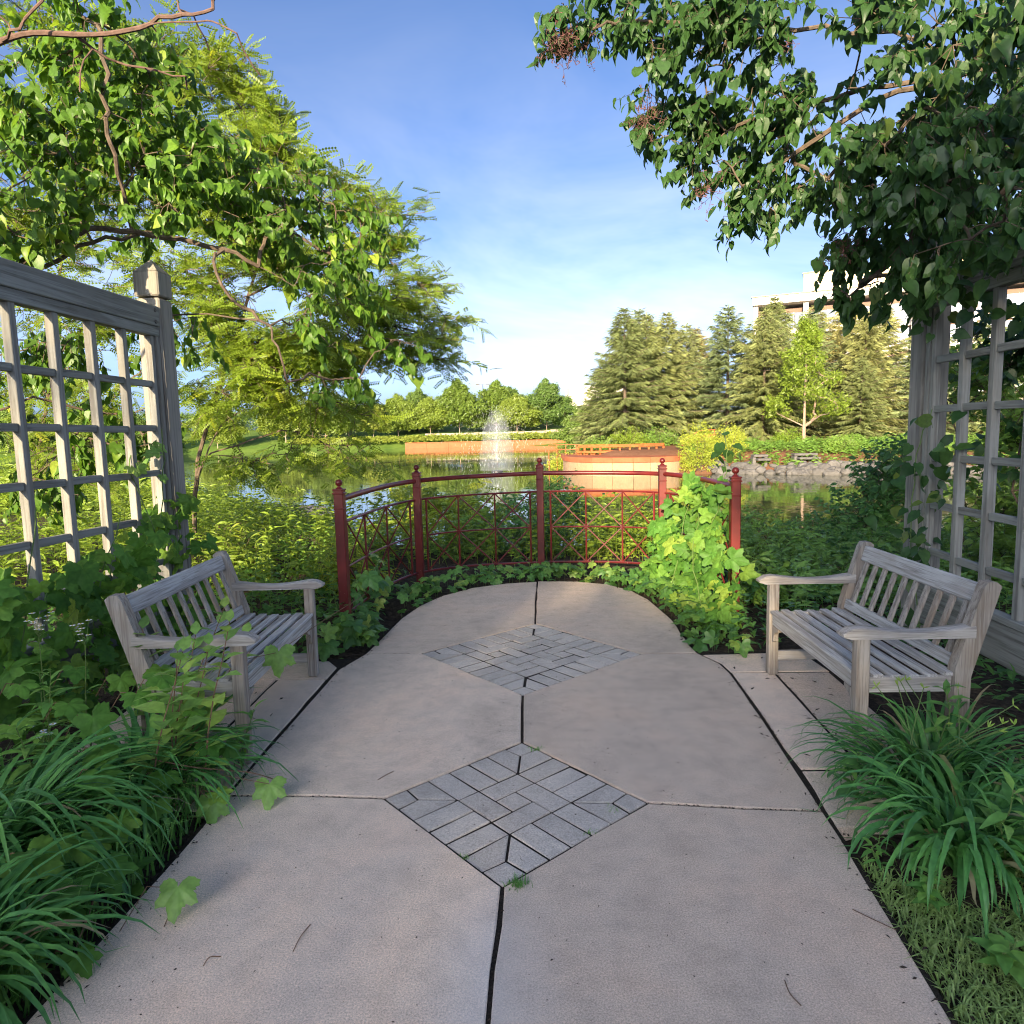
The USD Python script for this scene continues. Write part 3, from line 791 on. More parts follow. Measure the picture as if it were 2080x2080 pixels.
for k in range(4):
    z0, z1 = POSTS[k][2], POSTS[k + 1][2]
    ts = np.linspace(0.02, 0.98, 15)
    scale_at = lambda t: (z0 + (z1 - z0) * t) / 1.333
    path = lambda z: np.array([(*on_curve(k, t), z * scale_at(t)) for t in ts])
    v, f = tube(path(1.16), 0.024, 10)
    part(rail, 'handrail', (v, f), 'red_paint', smooth=True)
    for z, r in ((0.955, 0.0115), (0.553, 0.009), (0.15, 0.0125)):
        part(rail, 'rail', tube(path(z)[1:-1] if z == 0.553 else path(z), r, 6), 'red_paint')
    tb = [0.085, 0.36, 0.64, 0.915]
    g = lambda t, z: np.array([*on_curve(k, t), z * scale_at(t)])
    for t in tb:
        part(rail, 'baluster', tube([g(t, 0.15), g(t, 0.955)], 0.0115 if t in (tb[0], tb[-1]) else 0.0095, 6), 'red_paint')
    for i in range(3):
        for lo, hi in ((0.15, 0.553), (0.553, 0.955)):
            part(rail, 'cross_bar', tube([g(tb[i], lo), g(tb[i + 1], hi)], 0.0075, 5), 'red_paint')
            part(rail, 'cross_bar', tube([g(tb[i], hi), g(tb[i + 1], lo)], 0.0075, 5), 'red_paint')

# ------------------------------------------------------------------ leaves: shapes and scattering
def t_heart():
    m = [(0, 0, 0), (0, 0.3, -0.02), (0, 0.65, -0.05), (0, 1.02, -0.22)]
    s = [(0.2, -0.1, 0.03), (0.40, 0.12, 0.08), (0.38, 0.42, 0.06), (0.19, 0.76, -0.04)]
    v = m + s + [(-x, y, z) for x, y, z in s]
    f = []
    for o in (4, 8):
        t = [(0, o, o + 1), (0, o + 1, 1), (1, o + 1, o + 2), (1, o + 2, 2), (2, o + 2, o + 3), (2, o + 3, 3)]
        f += t if o == 4 else [q[::-1] for q in t]
    return np.array(v, float), np.array(f)


def t_lance(w=0.16, bend=0.18):
    v = [(0, 0, 0), (0, 0.38, -0.03), (0, 0.72, -0.09 - bend * 0.3), (0, 1.0, -0.12 - bend), (w, 0.28, 0.035), (w * 0.85, 0.6, 0.0 - bend * 0.2), (-w, 0.28, 0.035), (-w * 0.85, 0.6, -bend * 0.2)]
    f = [(0, 4, 1), (1, 4, 5), (1, 5, 2), (2, 5, 3), (0, 1, 6), (1, 7, 6), (1, 2, 7), (2, 3, 7)]
    return np.array(v, float), np.array(f)


def t_grape(n=40, seed=0, droop=0.28):
    """Lobed, toothed, heart-based leaf; the stalk joins at the origin, the tip points to +y."""
    r = np.random.default_rng(seed)
    th = np.linspace(-PI * 0.93, PI * 0.93, n)             # 0 = tip
    lobes = 0.50 + 0.46 * np.exp(-(th / 0.36) ** 2) + 0.33 * np.exp(-((np.abs(th) - 1.02) / 0.27) ** 2) + 0.22 * np.exp(-((np.abs(th) - 1.98) / 0.36) ** 2)
    lobes -= 0.30 * np.clip((np.abs(th) - 2.45) / 0.5, 0, 1)
    teeth = 0.06 * (np.arange(n) % 2)
    rad = lobes + teeth + r.normal(0, 0.012, n)
    x, y = rad * np.sin(th), rad * np.cos(th) + 0.08
    ripple = 0.05 * np.cos(5 * th) + r.normal(0, 0.014, n)
    rings, f = [(0, 0, 0)], []
    for q in (0.5, 1.0):
        xx, yy = x * q, y * q
        zz = ripple * q - droop * (xx * xx + yy * yy) * q + 0.06 * np.abs(xx)
        rings += list(zip(xx, yy, zz))
    for k in range(n - 1):
        f.append((0, 2 + k, 1 + k))
        f.append((1 + k, 2 + k, 1 + n + k + 1))
        f.append((1 + k, 1 + n + k + 1, 1 + n + k))
    return np.array(rings, float), np.array(f)


def t_frond(pairs=6, lw=0.085, ll=0.26):
    """Feather leaf: a stalk with paired leaflets, length 1."""
    v, f = [], []
    ys = np.linspace(0.12, 0.98, pairs)
    arch = lambda y: -0.16 * y * y
    v += [(-0.006, 0, 0), (0.006, 0, 0), (0, 1, arch(1))]
    f.append((0, 1, 2))
    for y in ys:
        L = ll * (1 - 0.45 * abs(y - 0.45))
        for s in (-1, 1):
            b = len(v)
            a = np.array([0, y, arch(y)])
            d = unit(np.array([s * 1.0, 0.42, -0.22]))
            w = np.array([-d[1] * s, d[0] * s, 0.0]) * lw
            v += [tuple(a), tuple(a + d * L * 0.5 + w), tuple(a + d * L), tuple(a + d * L * 0.5 - w)]
            f += [(b, b + 1, b + 2), (b, b + 2, b + 3)]
    return np.array(v, float), np.array(f)


def t_spray(needles=9):
    """Spruce twig: a flat, drooping fan of short needle blades."""
    v, f = [], []
    for y in np.linspace(0.0, 0.95, needles):
        for s in (-1, 1):
            b = len(v)
            L = 0.30 * (1 - 0.6 * y)
            v += [(0, y - 0.045, -0.10 * y * y), (s * L, y + L * 0.7, -0.10 * y * y - 0.05 * L), (0, y + 0.06, -0.10 * y * y + 0.03)]
            f.append((b, b + 1, b + 2))
    b = len(v)
    v += [(-0.03, 0, 0.02), (0.03, 0, 0.02), (0, 1.08, -0.08)]
    f.append((b, b + 1, b + 2))
    return np.array(v, float), np.array(f)


def t_tuft():
    """A clump of a few leaves seen from far off."""
    r = np.random.default_rng(3)
    v, f = [], []
    for k in range(5):
        c = r.normal(0, 0.35, 3)
        a, b2 = unit(r.normal(size=3)), unit(r.normal(size=3))
        n = len(v)
        s = r.uniform(0.3, 0.5)
        v += [tuple(c - a * s), tuple(c + b2 * s * 0.55), tuple(c + a * s), tuple(c - b2 * s * 0.55)]
        f += [(n, n + 1, n + 2), (n, n + 2, n + 3)]
    return np.array(v, float), np.array(f)


HEART, LANCE, LANCE_WIDE, LANCE_NARROW = t_heart(), t_lance(), t_lance(0.26, 0.16), t_lance(0.085, 0.2)
HEARTS = []
for _w, _c, _t in ((1.0, 1.0, 0.0), (0.78, 2.2, 0.06), (1.12, 0.3, -0.05), (0.62, 3.0, 0.10), (0.95, -0.8, 0.03)):
    _v = HEART[0] * np.array([_w, 1, _c])
    _v[:, 0] += _t * _v[:, 1] ** 2 * 2
    _v[:, 2] += _t * _v[:, 0] * 3
    HEARTS.append((_v, HEART[1]))
GRAPES = [t_grape(54, s, d) for s, d in ((1, 0.25), (2, 0.38), (3, 0.15))]
GRAPE_SMALL = t_grape(22, 7, 0.3)
FROND, SPRAY, TUFT = t_frond(), t_spray(), t_tuft()


def lay(tpl, P, T, N, S):
    """Copies of a leaf shape: T points along the leaf, N up from its face."""
    P, T, N = np.asarray(P, float), unit(T), np.asarray(N, float)
    S = np.broadcast_to(np.asarray(S, float), (len(P),))
    B = unit(np.cross(T, N))
    N = np.cross(B, T)
    v, f = tpl
    w = P[:, None] + S[:, None, None] * (v[None, :, :1] * B[:, None] + v[None, :, 1:2] * T[:, None] + v[None, :, 2:3] * N[:, None])
    g = f[None] + (np.arange(len(P)) * len(v))[:, None, None]
    return w.reshape(-1, 3), g.reshape(-1, f.shape[1])


def leaves(parent, tpls, P, T, N, S, material, most=300, name='leaf', rest='foliage', min_px=9.0):
    """The leaves that show largest become parts of their own, the rest one part that nobody could count."""
    P, T, N = np.asarray(P, float), np.asarray(T, float), np.asarray(N, float)
    S = np.broadcast_to(np.asarray(S, float), (len(P),)).copy()
    tpls = tpls if isinstance(tpls, list) else [tpls]
    d = P - EYE
    z = d @ _f
    px = S / np.maximum(np.linalg.norm(d, axis=1), 0.3) * 1402
    seen = (z > 0.2) & (np.abs(d @ CR) < z * 0.80) & (np.abs(d @ CU) < z * 0.80)
    score = np.where(seen & (px > min_px), px, 0)
    order = np.argsort(-score, kind='stable')
    k = int(min(most, (score > 0).sum()))
    for i in order[:k]:
        part(parent, name, lay(tpls[i % len(tpls)], P[i:i + 1], T[i:i + 1], N[i:i + 1], S[i:i + 1]), material, smooth=True)
    others = order[k:]
    if len(others):
        mb = MB()
        for j, tp in enumerate(tpls):
            q = others[others % len(tpls) == j]
            if len(q):
                mb.add(lay(tp, P[q], T[q], N[q], S[q]))
        part(parent, rest, mb.get(), material, kind='stuff')


class Wood:
    """A branching skeleton; limbs thicken by what they carry."""

    def __init__(self):
        self.p, self.par = [], []

    def limb(self, pts, parent=None):
        last = parent
        if parent is None and self.p:
            d = np.linalg.norm(np.array(self.p) - np.asarray(pts[0]), axis=1)
            if d.min() < 0.02:
                last = int(d.argmin())
                pts = pts[1:]
        for q in pts:
            self.p.append(np.asarray(q, float))
            self.par.append(-1 if last is None else last)
            last = len(self.p) - 1
        return last

    def nearest(self, q, below=False):
        a = np.array(self.p)
        d = np.linalg.norm(a - q, axis=1) + (np.clip(a[:, 2] - q[2], 0, None) * 1.2 if below else 0)
        return int(d.argmin())

    def reach(self, q, rng, sag=0.08, n=4, below=True):
        k = self.nearest(q, below)
        a = self.p[k]
        L = np.linalg.norm(q - a)
        mid = [a + (q - a) * t + np.array([0, 0, sag * L * math.sin(t * PI)]) + rng.normal(0, 0.05 * L, 3) * math.sin(t * PI) for t in np.linspace(0, 1, n + 1)[1:]]
        return self.limb(mid, k)

    def mesh(self, r0, expo=0.46, sides=6, rmax=9):
        p, par = np.array(self.p), np.array(self.par)
        w = np.zeros(len(p))
        kids = np.bincount(par[par >= 0], minlength=len(p))
        w[kids == 0] = 1
        for i in range(len(p) - 1, -1, -1):
            if par[i] >= 0:
                w[par[i]] += w[i]
        r = np.minimum(r0 * np.maximum(w, 1) ** expo, rmax)
        i = np.nonzero(par >= 0)[0]
        ra = np.where(kids[par[i]] > 1, np.minimum(r[par[i]], r[i] * 1.35), r[par[i]])
        self.r = r
        v, f = segs(p[par[i]] - unit(p[i] - p[par[i]]) * r[i][:, None] * 0.4, p[i], ra, r[i], sides)
        return v, f


def in_ellipsoids(ells, n_each, rng, shell=0.55, flat=1.0):
    """Points in ellipsoids (x, y, z, rx, rz), more of them towards the outside."""
    out = []
    for e, n in zip(ells, np.broadcast_to(n_each, (len(ells),))):
        u = unit(rng.normal(size=(int(n), 3)))
        rr = rng.uniform(0, 1, (int(n), 1)) ** shell
        out.append(np.array(e[:3]) + u * rr * np.array([e[3], e[3] * 1.1, e[4] * flat]))
    return np.vstack(out)


def twigs(start, rng, per, length, droop, outward=None, spread=0.8, hang=0.0, tumble=0.38):
    """Twigs from the given points and places for leaves along them: (P, T, N), (starts, ends)."""
    n = len(start)
    d = rng.normal(size=(n, 3)) * np.array([1, 1, 0.5])
    if outward is not None:
        d = unit(d) * spread + unit(outward)
    d = unit(d + np.array([0, 0, -droop]))
    L = length * rng.uniform(0.6, 1.3, n)
    end = start + d * L[:, None]
    P, T, N = [], [], []
    side = unit(np.cross(d, np.array([0, 0, 1.0]) + 1e-3))
    for k in range(per):
        t = (k + 0.6) / per
        s = 1 if k % 2 else -1
        P.append(start + d * (L * t)[:, None] + rng.normal(0, 0.006, (n, 3)))
        tt = unit(d * 0.45 + side * s * 0.8 + rng.normal(0, 0.25, (n, 3)) + np.array([0, 0, -droop * 0.9]))
        T.append(unit(tt + np.array([0, 0, -1.0]) * hang))
        o = d if outward is None else unit(outward) * np.array([1, 1, 0.3])
        N.append(unit(np.array([0, 0, 1.0 - 0.45 * hang]) + o * hang * 0.6 + rng.normal(0, tumble + 0.2 * hang, (n, 3)) + np.array([-0.12, -0.5, 0.3]) * (0.4 + hang)))
    return (np.vstack(P), np.vstack(T), np.vstack(N)), (start, end)
# ------------------------------------------------------------------ near trees
LILAC_L=[(-3.2,5.0,3.97,0.42,0.35),(-3.06,4.7,3.34,0.4,0.4),(-3.01,5.6,4.36,0.47,0.3),(-3.02,5.4,3.85,0.5,0.37),(-2.63,5.6,4.04,0.47,0.43),(-2.85,5.4,3.48,0.54,0.29),(-2.41,5.8,3.92,0.4,0.4),(-2.22,5.8,3.55,0.49,0.31),(-2.5,5.5,3.62,0.42,0.38),(-1.82,6.0,3.48,0.41,0.37),(-1.6,6.2,3.63,0.29,0.24),(-1.94,5.8,3.22,0.36,0.22),(-1.57,6.0,3.18,0.37,0.28),(-1.34,6.2,3.36,0.29,0.29),(-1.43,6.1,2.9,0.28,0.28),(-1.02,6.2,2.45,0.33,0.15),(-1.52,6.0,2.1,0.26,0.12),(-2.76,5.0,4.43,0.19,0.19),(-2.63,5.2,4.4,0.28,0.24),(-3.18,5.3,4.36,0.33,0.24),(-3.3,4.8,3.01,0.18,0.18),(-2.85,5.5,3.24,0.51,0.13),(-1.65,6.0,2.53,0.23,0.18),(-3.6,5.7,2.35,0.42,0.32),(-3.25,6.0,1.85,0.36,0.36),(-4.2,5.5,2.2,0.45,0.4),(-4.0,6.1,1.5,0.45,0.36),(-2.95,6.0,2.55,0.3,0.24),(-4.7,5.3,1.8,0.45,0.45)]
LIL_LIMB1=[(-3.74,4.9,2.34),(-3.36,4.9,2.82),(-3.11,5.0,3.02),(-2.94,5.1,3.12),(-2.75,5.3,3.16),(-2.49,5.5,3.14),(-2.21,5.6,3.09),(-1.97,5.7,2.97),(-1.73,5.8,2.84)]
LIL_LIMB2=[(-3.36,4.9,2.82),(-3.25,5.0,2.82),(-3.09,5.2,3.03),(-2.94,5.5,3.16),(-2.75,5.7,3.25)]
LIL_LIMB3=[(-2.21,5.6,3.09),(-2.22,5.4,2.96),(-2.1,5.4,2.69),(-1.96,5.5,2.56),(-1.84,5.5,2.46),(-1.78,5.5,2.22),(-1.73,5.5,2.05)]
LIL_LIMB4=[(-2.75,5.3,3.16),(-2.65,5.0,3.44),(-2.65,4.9,3.68),(-2.64,4.9,3.91),(-2.64,4.9,4.31)]
LOCUST=[(-3.42,9.0,5.88,0.45,0.28),(-3.05,9.0,5.62,0.41,0.31),(-2.82,9.0,5.06,0.41,0.38),(-2.32,9.0,4.73,0.35,0.28),(-1.86,9.3,4.5,0.5,0.29),(-1.65,9.5,4.08,0.55,0.33),(-1.38,9.5,3.6,0.44,0.29),(-0.94,9.5,3.14,0.4,0.16),(-0.71,9.5,2.61,0.29,0.1),(-1.39,9.3,2.81,0.57,0.25),(-1.76,9.2,3.28,0.64,0.35),(-2.15,9.0,2.79,0.62,0.41),(-2.69,9.0,2.87,0.69,0.41),(-3.22,8.8,2.85,0.54,0.47),(-3.6,8.8,2.21,0.41,0.47),(-2.94,8.8,2.06,0.68,0.34),(-2.19,9.0,1.99,0.62,0.24),(-2.44,8.8,1.45,0.68,0.27),(-1.95,9.0,1.3,0.35,0.12),(-3.18,8.6,1.34,0.53,0.26),(-3.0,8.9,2.5,0.6,0.4),(-2.4,9.0,2.4,0.6,0.35),(-3.5,9.0,3.2,0.5,0.45),(-2.2,9.1,3.4,0.55,0.35),(-3.3,9.0,4.6,0.5,0.4),(-3.89,8.8,3.64,0.54,0.27),(-3.75,9.2,4.38,0.57,0.42),(-3.1,9.2,3.97,0.64,0.42),(-2.57,9.2,3.7,0.57,0.35),(-4.25,9.4,6.15,0.72,0.43),(-3.56,9.2,5.15,0.64,0.42)]
LOCUST2=[(-5.67,8.5,3.37,0.52,0.33),(-4.94,8.5,3.1,0.59,0.39),(-4.33,8.6,3.36,0.53,0.33),(-6.1,9.0,2.55,0.62,0.48),(-5.21,8.8,2.12,0.54,0.47),(-4.42,8.5,2.47,0.33,0.52),(-5.93,9.0,1.53,0.69,0.35),(-4.78,8.5,1.32,0.59,0.26),(-6.12,9.0,4.31,0.41,0.35),(-5.36,9.0,3.98,0.69,0.24),(-5.76,9.5,6.61,1.02,0.51),(-6.13,9.5,5.65,0.88,0.66),(-4.87,9.4,5.26,0.87,0.65),(-6.9,9.0,3.88,0.83,0.83),(-6.81,9.3,5.58,0.86,0.86),(-5.68,9.4,4.62,0.94,0.43)]
LOC_L1=[(-4.0,8.8,1.12),(-3.79,8.8,1.42),(-3.34,8.9,1.61),(-2.76,9.0,1.7),(-2.22,9.0,1.44),(-1.84,9.1,1.19)]
LOC_L2=[(-4.0,8.8,1.12),(-3.86,8.9,1.49),(-3.64,9.0,1.89),(-3.04,9.1,2.08),(-2.37,9.2,2.21),(-1.7,9.3,2.16)]
LOC_L3=[(-4.0,8.8,1.12),(-3.92,9.0,1.83),(-3.63,9.1,2.64),(-3.33,9.2,3.45),(-3.07,9.2,4.37),(-2.98,9.1,5.23)]
LOC_L4=[(-3.63,9.1,2.64),(-2.89,9.2,2.9),(-2.07,9.3,3.1),(-1.32,9.4,3.03),(-0.71,9.5,2.68)]
LOC_L5=[(-3.33,9.2,3.45),(-2.56,9.2,3.83),(-1.88,9.3,4.17)]
LILAC_R=[(0.47,5.5,4.75,0.09,0.08),(0.58,5.4,4.49,0.17,0.15),(0.87,5.6,4.72,0.19,0.17),(1.23,5.6,4.68,0.34,0.24),(1.61,5.4,4.59,0.41,0.25),(1.52,5.5,4.36,0.42,0.19),(1.19,5.6,4.47,0.17,0.15),(1.85,5.2,4.34,0.28,0.2),(2.29,4.6,4.13,0.32,0.21),(2.46,4.2,3.84,0.35,0.23),(2.58,3.8,3.6,0.26,0.23),(1.88,5.5,4.14,0.38,0.23),(1.5,5.7,4.01,0.35,0.22),(1.19,5.6,3.9,0.15,0.09),(1.84,5.6,3.86,0.43,0.24),(1.68,5.6,3.67,0.24,0.17),(1.93,5.5,3.38,0.3,0.15),(2.17,5.4,3.55,0.33,0.23),(2.23,5.2,3.9,0.32,0.2),(2.4,5.2,3.32,0.2,0.16),(2.45,4.8,3.52,0.37,0.29),(2.56,4.4,3.5,0.37,0.27),(2.52,3.8,3.19,0.29,0.26),(2.5,4.6,3.12,0.32,0.25),(2.49,4.0,2.94,0.31,0.25),(2.40,3.4,2.72,0.18,0.18),(2.58,5.0,2.97,0.23,0.17),(2.61,4.6,2.79,0.32,0.21),(2.49,5.2,2.88,0.18,0.14),(2.47,3.8,2.57,0.29,0.2),(2.62,5.2,2.62,0.18,0.10),(2.45,5.3,2.6,0.12,0.05),(2.7,4.8,2.62,0.2,0.12),(2.09,5.4,3.81,0.33,0.21),(3.35,4.5,3.5,0.45,0.35),(3.9,4.3,3.2,0.45,0.4),(3.5,4.1,3.0,0.4,0.35),(3.7,5.0,3.0,0.5,0.4),(3.3,5.3,3.2,0.4,0.35),(3.2,5.2,3.9,0.45,0.3)]
LR_L1=[(3.82,4.4,3.72),(3.27,4.6,3.87),(2.96,4.8,3.87),(2.65,5.0,3.89),(2.31,5.2,3.91),(1.97,5.4,3.91),(1.72,5.6,3.87)]
LR_L2=[(3.27,4.6,3.87),(2.83,4.7,3.79),(2.55,5.0,3.81),(2.13,5.3,3.55),(1.81,5.5,3.44)]
LR_L3=[(2.96,4.8,3.87),(2.78,5.0,4.19),(2.45,5.2,4.36),(1.96,5.4,4.51),(1.4,5.5,4.6),(0.83,5.6,4.68)]
LR_L4=[(3.34,3.8,2.96),(3.08,4.2,3.0),(2.88,4.6,2.88),(2.7,5.0,2.72),(2.5,5.2,2.54)]
BARE=[(-2.45,3.2,3.24),(-2.16,3.2,3.34),(-2.02,3.2,3.37),(-1.84,3.2,3.36),(-1.7,3.2,3.36),(-1.56,3.2,3.38),(-1.47,3.2,3.4),(-1.31,3.2,3.4),(-1.24,3.2,3.4),(-1.14,3.2,3.35)]
BARE2=[(-1.56,3.2,3.38),(-1.42,3.2,3.43),(-1.27,3.2,3.44),(-1.23,3.2,3.48),(-1.19,3.2,3.55)]
BARE3=[(-2.16,3.2,3.34),(-2.02,3.1,3.34),(-1.95,3.1,3.4),(-1.89,3.1,3.48)]
BARE4=[(-1.84,3.2,3.36),(-1.77,3.3,3.32),(-1.63,3.35,3.3),(-1.46,3.4,3.28)]



def leafy_tree(name, label, limbs, ells, seed, bark, material, tpl, size, n_twig, per, twig_len, droop, r0=0.006, sub=6, flat=1.0, most=300, rmax=0.14, group=None, hang=0.0, tumble=0.38, thin_low=1.0, tw=1.0):
    r = np.random.default_rng(seed)
    t = thing(name, label, 'tree', group)
    w = Wood()
    for k, l in enumerate(limbs):
        w.limb(wobble(catmull(l, 3), 0.012, seed + k))
    start, mean = [], np.mean([e[3] * e[4] for e in ells])
    for e in sorted(ells, key=lambda e: np.linalg.norm(np.array(w.p) - np.array(e[:3]), axis=1).min()):
        w.reach(np.array(e[:3]), r)
        for q in in_ellipsoids([e], sub, r, 0.5, flat):
            w.reach(q, r, 0.05, 3, False)
            start.append(q + r.normal(0, 1, (max(1, int(n_twig * (thin_low if e[2] < 2.5 else 1) / sub * min(1.6, e[3] * e[4] / mean) + r.uniform())), 3)) * np.array([e[3], e[3], e[4] * flat]) * 0.27)
    start = np.vstack(start)
    hub = np.mean([e[:3] for e in ells], 0)
    (P, T, N), (a, b) = twigs(start, r, per, twig_len, droop, outward=start - hub, spread=1.0, hang=hang, tumble=tumble)
    root = np.array(w.p)
    from scipy.spatial import cKDTree
    _, i = cKDTree(root).query(a)
    v, f = w.mesh(r0, rmax=rmax)
    mb = MB().add((v, f)).add(segs(root[i], a, 0.0035 * tw, 0.0025 * tw)).add(segs(a, b, 0.0025 * tw, 0.001))
    part(t, 'trunk', mb.get(), bark)
    leaves(t, tpl, P, T, N, size * r.triangular(0.4, 0.9, 1.45, len(P)), material, most, rest='crown')
    return t, w, r


def seed_heads(t, spots, r, material='dry_seed'):
    """Dry, open flower heads left over from last year."""
    for c in spots:
        mb = MB()
        for k in range(16):
            d = unit(r.normal(size=3) + np.array([-0.5, -0.2, 0.1]))
            a = np.array(c) + r.normal(0, 0.02, 3)
            q = a + d * r.uniform(0.08, 0.20)
            mb.add(segs([a], [q], 0.0018, 0.001))
            n = 6
            s = a + (q - a) * r.uniform(0.3, 1, (n, 1))
            e = s + unit(r.normal(size=(n, 3))) * 0.03
            mb.add(segs(s, e, 0.001, 0.0035))
        part(t, 'seed_head', mb.get(), material)


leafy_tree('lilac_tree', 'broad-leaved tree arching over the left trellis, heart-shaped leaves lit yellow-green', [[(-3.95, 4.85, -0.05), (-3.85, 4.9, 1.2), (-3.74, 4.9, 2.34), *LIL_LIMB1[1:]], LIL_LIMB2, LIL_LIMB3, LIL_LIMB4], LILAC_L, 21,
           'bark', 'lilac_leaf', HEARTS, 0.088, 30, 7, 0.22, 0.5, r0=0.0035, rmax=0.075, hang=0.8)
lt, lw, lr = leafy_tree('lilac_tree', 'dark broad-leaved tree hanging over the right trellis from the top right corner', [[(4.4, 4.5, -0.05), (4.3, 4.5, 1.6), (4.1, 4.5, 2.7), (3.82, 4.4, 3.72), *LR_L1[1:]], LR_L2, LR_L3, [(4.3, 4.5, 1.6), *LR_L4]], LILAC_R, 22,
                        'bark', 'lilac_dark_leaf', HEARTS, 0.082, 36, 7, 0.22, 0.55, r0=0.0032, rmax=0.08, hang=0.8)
seed_heads(lt, [(0.42, 5.4, 4.42), (0.50, 5.4, 4.36), (0.55, 5.4, 4.50), (0.62, 5.4, 4.42), (0.48, 5.4, 4.46), (1.12, 5.6, 4.02), (1.1, 5.6, 3.9), (1.58, 5.5, 3.4),
                (1.95, 5.3, 4.35), (2.36, 5.0, 2.82), (2.45, 4.9, 3.0)], lr)
leafy_tree('locust_tree', 'feathery yellow-green tree spreading over the water beyond the left trellis', [[(-4.15, 8.8, -0.35), (-4.1, 8.8, 0.4), *LOC_L1], LOC_L2, LOC_L3, LOC_L4, LOC_L5], LOCUST, 23, 'bark', 'locust_leaf', FROND, 0.165, 76, 8, 0.34, 0.05,
           r0=0.0026, sub=8, flat=0.62, rmax=0.10, tumble=0.9, thin_low=0.4, tw=1.7)
leafy_tree('locust_tree', 'feathery tree behind the left trellis lattice, dark branches against bright leaves', [[(-6.4, 9.1, -0.3), (-6.3, 9.1, 1.0), (-6.0, 9.1, 2.2), (-5.7, 9.1, 3.6), (-5.6, 9.2, 5.0)], [(-6.3, 9.1, 1.0), (-5.5, 8.9, 1.8), (-4.7, 8.6, 2.3)], [(-6.0, 9.1, 2.2), (-5.2, 9.0, 3.4), (-4.6, 8.8, 4.2)]],
           LOCUST2, 24, 'bark', 'locust_leaf', FROND, 0.165, 84, 8, 0.38, 0.05, r0=0.0030, sub=8, flat=0.75, rmax=0.13, tumble=0.9, thin_low=0.55, tw=1.7)
# a half-bare limb that reaches in from the upper left
t = thing('cherry_tree', 'reddish half-bare branches reaching in at the upper left corner', 'tree')
w = Wood()
w.limb(catmull([(-4.3, 2.6, -0.05), (-4.2, 2.7, 1.5), (-3.6, 2.9, 2.7), (-2.95, 3.1, 3.1), *BARE], 3))
for l in (BARE2, BARE3, BARE4):
    w.limb(wobble(catmull(l, 3), 0.006, 5))
r = np.random.default_rng(77)
tip = np.array(w.p)[-34:]
for q in tip[::2]:
    w.reach(q + r.normal(0, 0.10, 3) + np.array([0.08, 0.03, 0.05]), r, 0.0, 3, False)
part(t, 'trunk', w.mesh(0.0034, 0.52, rmax=0.06), 'reddish_bark')
c = in_ellipsoids([(-2.25, 3.2, 3.6, 0.2, 0.15), (-2.1, 3.3, 3.52, 0.16, 0.12), (-1.78, 3.2, 3.56, 0.10, 0.1)], 7, r)
(P, T, N), (a, b) = twigs(c, r, 5, 0.14, 0.4)
part(t, 'twig', segs(a, b, 0.002, 0.001), 'reddish_bark', kind='stuff')
leaves(t, HEART, P, T, N, 0.05 * r.uniform(0.7, 1.2, len(P)), 'lilac_leaf', 300, rest='crown')

# ------------------------------------------------------------------ shrubs on the slope to the pond and along the beds
def shrub(label, ells, seed, material, tpl, size, n_twig, per, twig_len, droop=0.0, base=None, name='shrub', group=None, most=120, stem='bark', up=0.6):
    r = np.random.default_rng(seed)
    t = thing(name, label, 'shrub', group)
    w = Wood()
    c = np.mean([e[:3] for e in ells], 0) if base is None else np.array([base[0], base[1], 0])
    z = float(ground_z([c[0]], [c[1]])[0])
    for k in range(4):
        w.limb([(c[0] + r.normal(0, 0.05), c[1] + r.normal(0, 0.05), z - 0.05), (c[0] + r.normal(0, 0.12), c[1] + r.normal(0, 0.12), z + 0.25)])
    for e in ells:
        for q in in_ellipsoids([e], 7, r, 0.5):
            w.reach(q, r, 0.05, 3, False)
    start = in_ellipsoids(ells, n_twig, r, 0.6)
    (P, T, N), (a, b) = twigs(start, r, per, twig_len, droop, outward=(start - c) * np.array([1, 1, 0.6]) + np.array([0, 0, up]), spread=0.7, hang=0.45)
    root = np.array(w.p)
    from scipy.spatial import cKDTree
    _, i = cKDTree(root).query(a)
    part(t, 'stem', MB().add(w.mesh(0.0028, 0.5, 5, 0.03)).add(segs(root[i], a, 0.003, 0.002)).add(segs(a, b, 0.002, 0.001)).get(), stem)
    leaves(t, tpl, P, T, N, size * r.uniform(0.6, 1.25, len(P)), material, most, rest='foliage')
    return t


L4 = LANCE
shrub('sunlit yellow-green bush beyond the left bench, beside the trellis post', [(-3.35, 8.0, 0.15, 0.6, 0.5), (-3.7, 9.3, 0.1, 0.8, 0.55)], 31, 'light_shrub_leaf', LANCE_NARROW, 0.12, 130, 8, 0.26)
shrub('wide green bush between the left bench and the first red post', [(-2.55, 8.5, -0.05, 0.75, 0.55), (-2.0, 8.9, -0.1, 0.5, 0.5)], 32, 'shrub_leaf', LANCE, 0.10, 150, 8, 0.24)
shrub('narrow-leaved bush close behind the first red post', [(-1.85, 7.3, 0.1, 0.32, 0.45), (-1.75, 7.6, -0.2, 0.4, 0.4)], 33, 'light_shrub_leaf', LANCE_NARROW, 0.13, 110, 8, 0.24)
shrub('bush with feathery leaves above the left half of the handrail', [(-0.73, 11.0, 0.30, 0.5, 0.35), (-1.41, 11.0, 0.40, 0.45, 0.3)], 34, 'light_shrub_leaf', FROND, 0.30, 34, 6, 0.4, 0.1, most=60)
shrub('dark green bush rising behind the middle red post', [(0.24, 9.5, 0.2, 0.55, 0.55), (0.6, 10.3, 0.42, 0.48, 0.48), (0.35, 9.6, -0.4, 0.6, 0.4)], 35, 'dark_shrub_leaf', LANCE, 0.10, 150, 8, 0.24)
